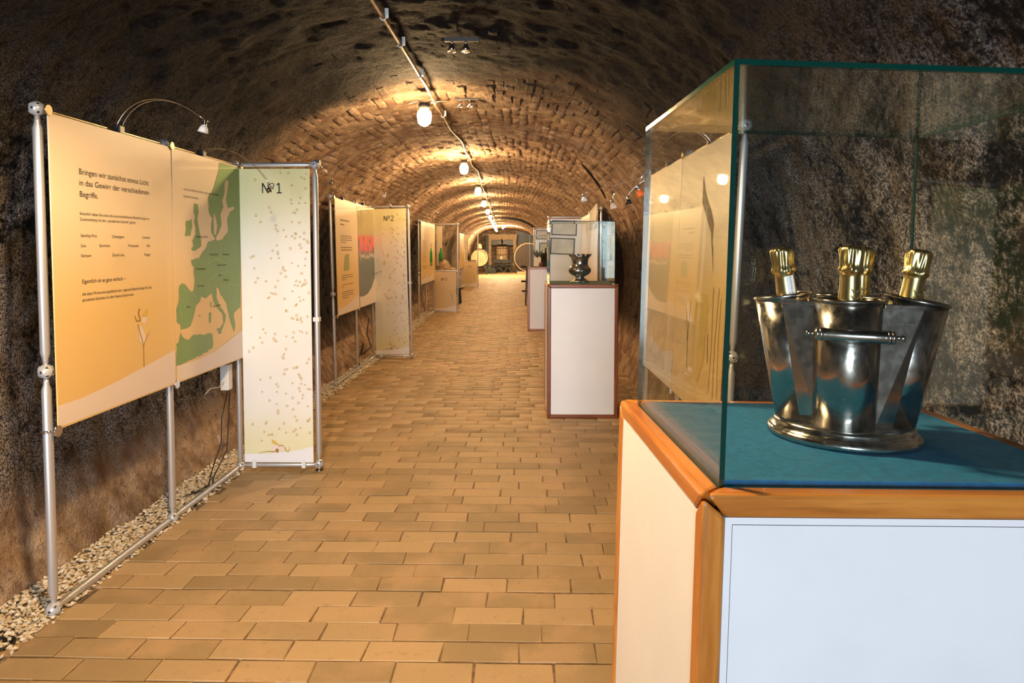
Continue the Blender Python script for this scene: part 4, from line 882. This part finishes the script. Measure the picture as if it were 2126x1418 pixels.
for k in range(0, 11):
    y = 5.67 + 3.66 * k; X_ = float(XC(y)) - .33; zc = 2.69
    if lamp0 is None:
        root = empty('ceiling_lamp', (0, 0, 0)); q = MB(); q.lathe([(.045, .10), (.05, .09), (.05, .065), (.04, .055), (.036, .035)], 20); q.build('lamp_base', 'iron', root)
        q = MB(); q.lathe([(.001, -.085), (.03, -.08), (.048, -.06), (.056, -.03), (.056, .01), (.046, .035), (.03, .045)], 16); q.build('bulb_glass', 'bulb', root)
        q = MB(); q.tube([(-.13, 0, .10), (-.06, 0, .12), (0, 0, .105), (.06, 0, .115), (.10, 0, .10)], .006, 6); q.tube([(.03, 0, .10), (.13, .05, .13), (.2, .1, .15)], .005, 6); q.build('bracket', 'conduit', root)
        q = MB()
        for a in (0, PI / 2, PI, 3 * PI / 2): q.tube([(.05 * math.cos(a), .05 * math.sin(a), .06), (.062 * math.cos(a), .062 * math.sin(a), 0), (.052 * math.cos(a), .052 * math.sin(a), -.065), (0, 0, -.095)], .0018, 4)
        q.build('wire_guard', 'iron', root); lamp0 = root; o = root
    else: o = copy_tree(lamp0)
    o.location = (X_, y, zc)
    if k == 0:     # the first bulb burns a little dimmer
        gl = [c for c in o.children if c.name.startswith('bulb_glass')][0]; gl.data = gl.data.copy(); gl.data.materials[0] = M['bulb_soft']
    n = ordn[k] if k >= 0 else None
    lab = 'lit bulb lamp on the vault, %s in the row from the front' % n
    tag(o, lab, 'ceiling lamp', 'bulb lamps along the vault')
def spot_pair(x, y, z, lab, lit=False):
    root = empty('twin_spotlight', (x, y, z)); tag(root, lab, 'spotlight', 'small ceiling spots')
    MB().box(-.09, -.012, .02, .12, .012, .045).build('mounting_bar', 'iron', root)
    for sx in (-.045, .04):
        q = MB(); q.cyl((sx, 0, .03), (sx, 0, 0), .007); q.lathe([(.012, 0), (.02, -.02), (.026, -.045), (.022, -.045), (.001, -.02)], 16, (sx, 0, .005)); q.build('spot_head', 'chrome', root)
spot_pair(-.40, 4.2, 2.83, 'pair of small silver spots on the dark vault near the top'); spot_pair(-.52, 6.0, 2.87, 'pair of small spots on a bar right of the first bulb lamp')
# black conduit arching over the vault far in, and dark cable on the right haunch
def arch(y, u0, u1, r, mat, name, lab, off=.05):
    us = np.linspace(u0, u1, 30); x, z, _ = profile(y, us); P = []
    for i in range(30):
        c = np.array([XC(y), y, 1.2]); d = c - np.array([x[i], y, z[i]]); d /= np.linalg.norm(d); P.append((x[i] + d[0] * off, y, z[i] + d[2] * off))
    tag(MB().tube(P, r, 6).build(name, mat), lab, 'conduit')
arch(28, .50, .74, .05, 'black', 'arched_conduit', 'black conduit arching from the crown down the right side far inside', .08)
xs, zs, _ = profile(8.2, np.linspace(.66, .72, 8)); tag(MB().tube([(xs[i] - .06, 8.2 + .12 * i, zs[i] - .04) for i in range(8)], [.008, .012, .018, .014, .02, .012, .015, .01], 6).build('hanging_cable', 'black'), 'short black cable on the right haunch above middle case', 'cable')
tr = empty('track_spotlights', (-1.05, 38.6, 2.95)); tag(tr, 'cluster of lit track spots under the far crown', 'spotlight')
MB().box(-.5, -.02, .10, .5, .02, .14).build('track', 'black', tr)
for x, e in ((-.6, 200), (.3, 200)):
    l = bpy.data.lights.new('track_light', 'POINT'); l.energy = e; l.color = (1, .74, .42); l.shadow_soft_size = .06
    o = bpy.data.objects.new('track_light', l); COL.objects.link(o); o.parent = tr; o.location = (x, .6, -.25)
for i, (x, y, z) in enumerate(((-.25, 0, -.02), (-.1, .3, -.12), (.05, 0, -.06), (.28, .2, .0), (-.22, .3, -.2))):
    q = MB(); q.sphere((x, y, z), .055, 10, 8); q.build('spot_head', 'spot_lit', tr)
# ------------------------------------------------------------------ tasting room at the far end
def barrel(x, y, z, R, L, head, lab):
    root = empty('barrel', (x, y, z)); tag(root, lab, 'barrel', 'wine barrels at the far end'); n = 18
    for k in range(n):
        a0, a1 = 2 * PI * k / n, 2 * PI * (k + 1) / n - .01; q = MB(); vs = []
        for a in (a0, a1):
            for t in (-.5, -.25, 0, .25, .5): rr = R * (1 - .35 * t * t); vs.append((rr * math.cos(a), t * L, rr * math.sin(a)))
            for t in (-.5, -.25, 0, .25, .5): rr = R * (1 - .35 * t * t) - .05; vs.append((rr * math.cos(a), t * L, rr * math.sin(a)))
        f = [(i, i + 1, i + 11, i + 10) for i in range(4)] + [(i + 5, i + 15, i + 16, i + 6) for i in range(4)] + [(0, 10, 15, 5), (4, 9, 19, 14)]
        q.add(vs, f); q.build('stave', 'timber', root)
    Rh = R * (1 - .0875) - .04
    for k in range(7):
        x0, x1 = -Rh + 2 * Rh * k / 7, -Rh + 2 * Rh * (k + 1) / 7 - .008; h0, h1 = math.sqrt(max(0, Rh ** 2 - x0 ** 2)), math.sqrt(max(0, Rh ** 2 - x1 ** 2)); y_ = -L / 2 + .06
        q = MB(); q.add([(x0, y_, -h0), (x1, y_, -h1), (x1, y_, h1), (x0, y_, h0), (x0, y_ + .03, -h0), (x1, y_ + .03, -h1), (x1, y_ + .03, h1), (x0, y_ + .03, h0)], [(0, 1, 2, 3), (7, 6, 5, 4), (0, 3, 7, 4), (1, 5, 6, 2)]); q.build('head_board', head, root)
    for t in (-.46, -.3, .3, .46):
        rr = R * (1 - .35 * t * t) + .006; q = MB(); q.torus((0, t * L, 0), rr, .016, (0, 1, 0), 36, 5); q.build('hoop', 'iron', root)
    q = MB(); q.box(-R * .75, -L * .35, -R - .04, R * .75, -L * .35 + .15, -R * .72); q.box(-R * .75, L * .25, -R - .04, R * .75, L * .25 + .15, -R * .72); q.build('cradle', 'dark_timber', root); return root
barrel(.22, 43.6, 1.02, 1.0, 1.3, 'barrel_head', 'huge dark-headed barrel on the right at the far end')
barrel(-2.78, 42.0, 1.0, .56, 1.0, 'barrel_pale', 'smaller pale barrel on the left at the far end')
q = MB(); q.box(-.5, 42.5, 0, .35, 42.8, .14); tag(q.build('barrel_block', 'timber'), 'brown wooden block under the front of the huge barrel', 'block')
st = empty('barrel_stand', (-2.78, 42.0, 0)); tag(st, 'dark stand carrying the smaller pale barrel', 'stand')
for sx in (-.42, .42):
    for sy in (-.35, .3): MB().box(sx - .05, sy, 0, sx + .05, sy + .1, .36).build('leg', 'dark_timber', st)
q = MB(); q.lathe([(.12, 0), (.16, .04), (.12, .22), (.08, .3)], 16); o = q.build('clay_jug', 'earthen', loc=(-2.8, 42.0, 1.56)); tag(o, 'pale clay jug on top of the smaller barrel', 'jug')
prs = empty('wine_press', (-1.55, 46.6, 0)); tag(prs, 'large old timber wine press with screw in the middle of end wall', 'wine press')
for sx in (-.85, .85): MB().box(sx - .1, -.12, 0, sx + .1, .12, 2.15).build('post', 'timber', prs)
MB().box(-1.0, -.15, 2.15, 1.0, .15, 2.55).build('lintel_beam', 'timber', prs); MB().box(-.74, .1, 1.8, .74, .14, 2.13).build('dark_opening', 'black', prs)
MB().box(-.98, -.2, 0, .98, .2, .3).build('sill_beam', 'timber', prs)
for k in range(16):
    a = 2 * PI * k / 16; MB().obox((.38 * math.cos(a), -.35 + .38 * math.sin(a), 1.15), (-.066 * math.sin(a), .066 * math.cos(a), 0), (.015 * math.cos(a), .015 * math.sin(a), 0), (0, 0, .55)).build('stave', 'timber', prs)
for z in (.7, 1.15, 1.6): MB().torus((0, -.35, z), .40, .018, (0, 0, 1), 28, 5).build('hoop', 'iron', prs)
MB().cyl((0, -.35, .5), (0, -.35, 2.2), .05).build('screw', 'iron', prs); MB().cyl((-.32, -.35, 1.9), (.32, -.35, 1.9), .035).build('cross_handle', 'timber', prs); MB().cyl((0, -.35, .52), (0, -.35, 1.55), .36, n=24).build('pressing_block', 'earthen', prs)
MB().cyl((0, -.35, .3), (0, -.35, .52), .5, n=24).build('press_pan', 'timber', prs)
q = MB(); q.box(-2.6, 45.2, 0, -2.42, 45.45, 2.45); tag(q.build('dark_post', 'dark_timber'), 'dark upright post left of the wine press', 'post')
q = MB(); q.box(-.55, 47.45, 1.75, .35, 47.56, 2.75); tag(q.build('wall_opening', 'black'), 'dark recess in the end wall right of the press', 'recess')
tb = empty('trestle_table', (-1.42, 44.6, 0)); tag(tb, 'black-green table with crossed legs in front of wine press', 'table')
for k in range(3): MB().box(-.62, -.45 + .3 * k, .80, .62, -.16 + .3 * k, .86).build('tabletop_plank', 'dark_timber', tb)
for sx in (-.28, .32):
    MB().beam((sx - .26, -.2, .04), (sx + .26, -.2, .80), .12, .10).build('leg', 'dark_timber', tb); MB().beam((sx + .26, -.2, .04), (sx - .26, -.2, .80), .12, .10).build('leg', 'dark_timber', tb)
MB().box(-.6, .0, .4, .6, .06, .5).build('stretcher', 'dark_timber', tb); MB().box(-.58, -.42, .66, .58, -.36, .80).build('apron', 'dark_timber', tb)
q = MB(); q.lathe([(.05, 0), (.06, .02), (.05, .15), (.06, .2), (.001, .2)], 16); tag(q.build('candle_jar', 'white_cloth', loc=(-1.55, 44.5, .86)), 'pale jar standing on the dark table', 'jar')
q = MB(); q.lathe([(.001, 0), (.13, .005), (.15, .03), (.001, .012)], 20); tag(q.build('plate', 'earthen', loc=(-1.2, 44.5, .86)), 'shallow plate on the right half of the dark table', 'plate')
bn = empty('bench', (-2.05, 43.1, 0)); tag(bn, 'dark bench with slab legs left of the dark table', 'bench'); MB().box(-.3, -.2, .44, .28, .9, .5).build('seat', 'dark_timber', bn)
for yy in (-.1, .75): q = MB(); q.add([(-.24, yy, 0), (.24, yy, 0), (.14, yy, .44), (-.14, yy, .44), (-.24, yy + .06, 0), (.24, yy + .06, 0), (.14, yy + .06, .44), (-.14, yy + .06, .44)], [(0, 1, 2, 3), (7, 6, 5, 4), (0, 4, 5, 1), (1, 5, 6, 2), (2, 6, 7, 3), (3, 7, 4, 0)]); q.build('leg', 'dark_timber', bn)
MB().beam((-.28, .1, .5), (-.42, .1, 1.05), .06, .05).build('back_post', 'dark_timber', bn)
MB().beam((-.28, .7, .5), (-.42, .7, 1.05), .06, .05).build('back_post', 'dark_timber', bn); MB().box(-.44, .05, .85, -.40, .75, 1.05).build('back_board', 'dark_timber', bn)
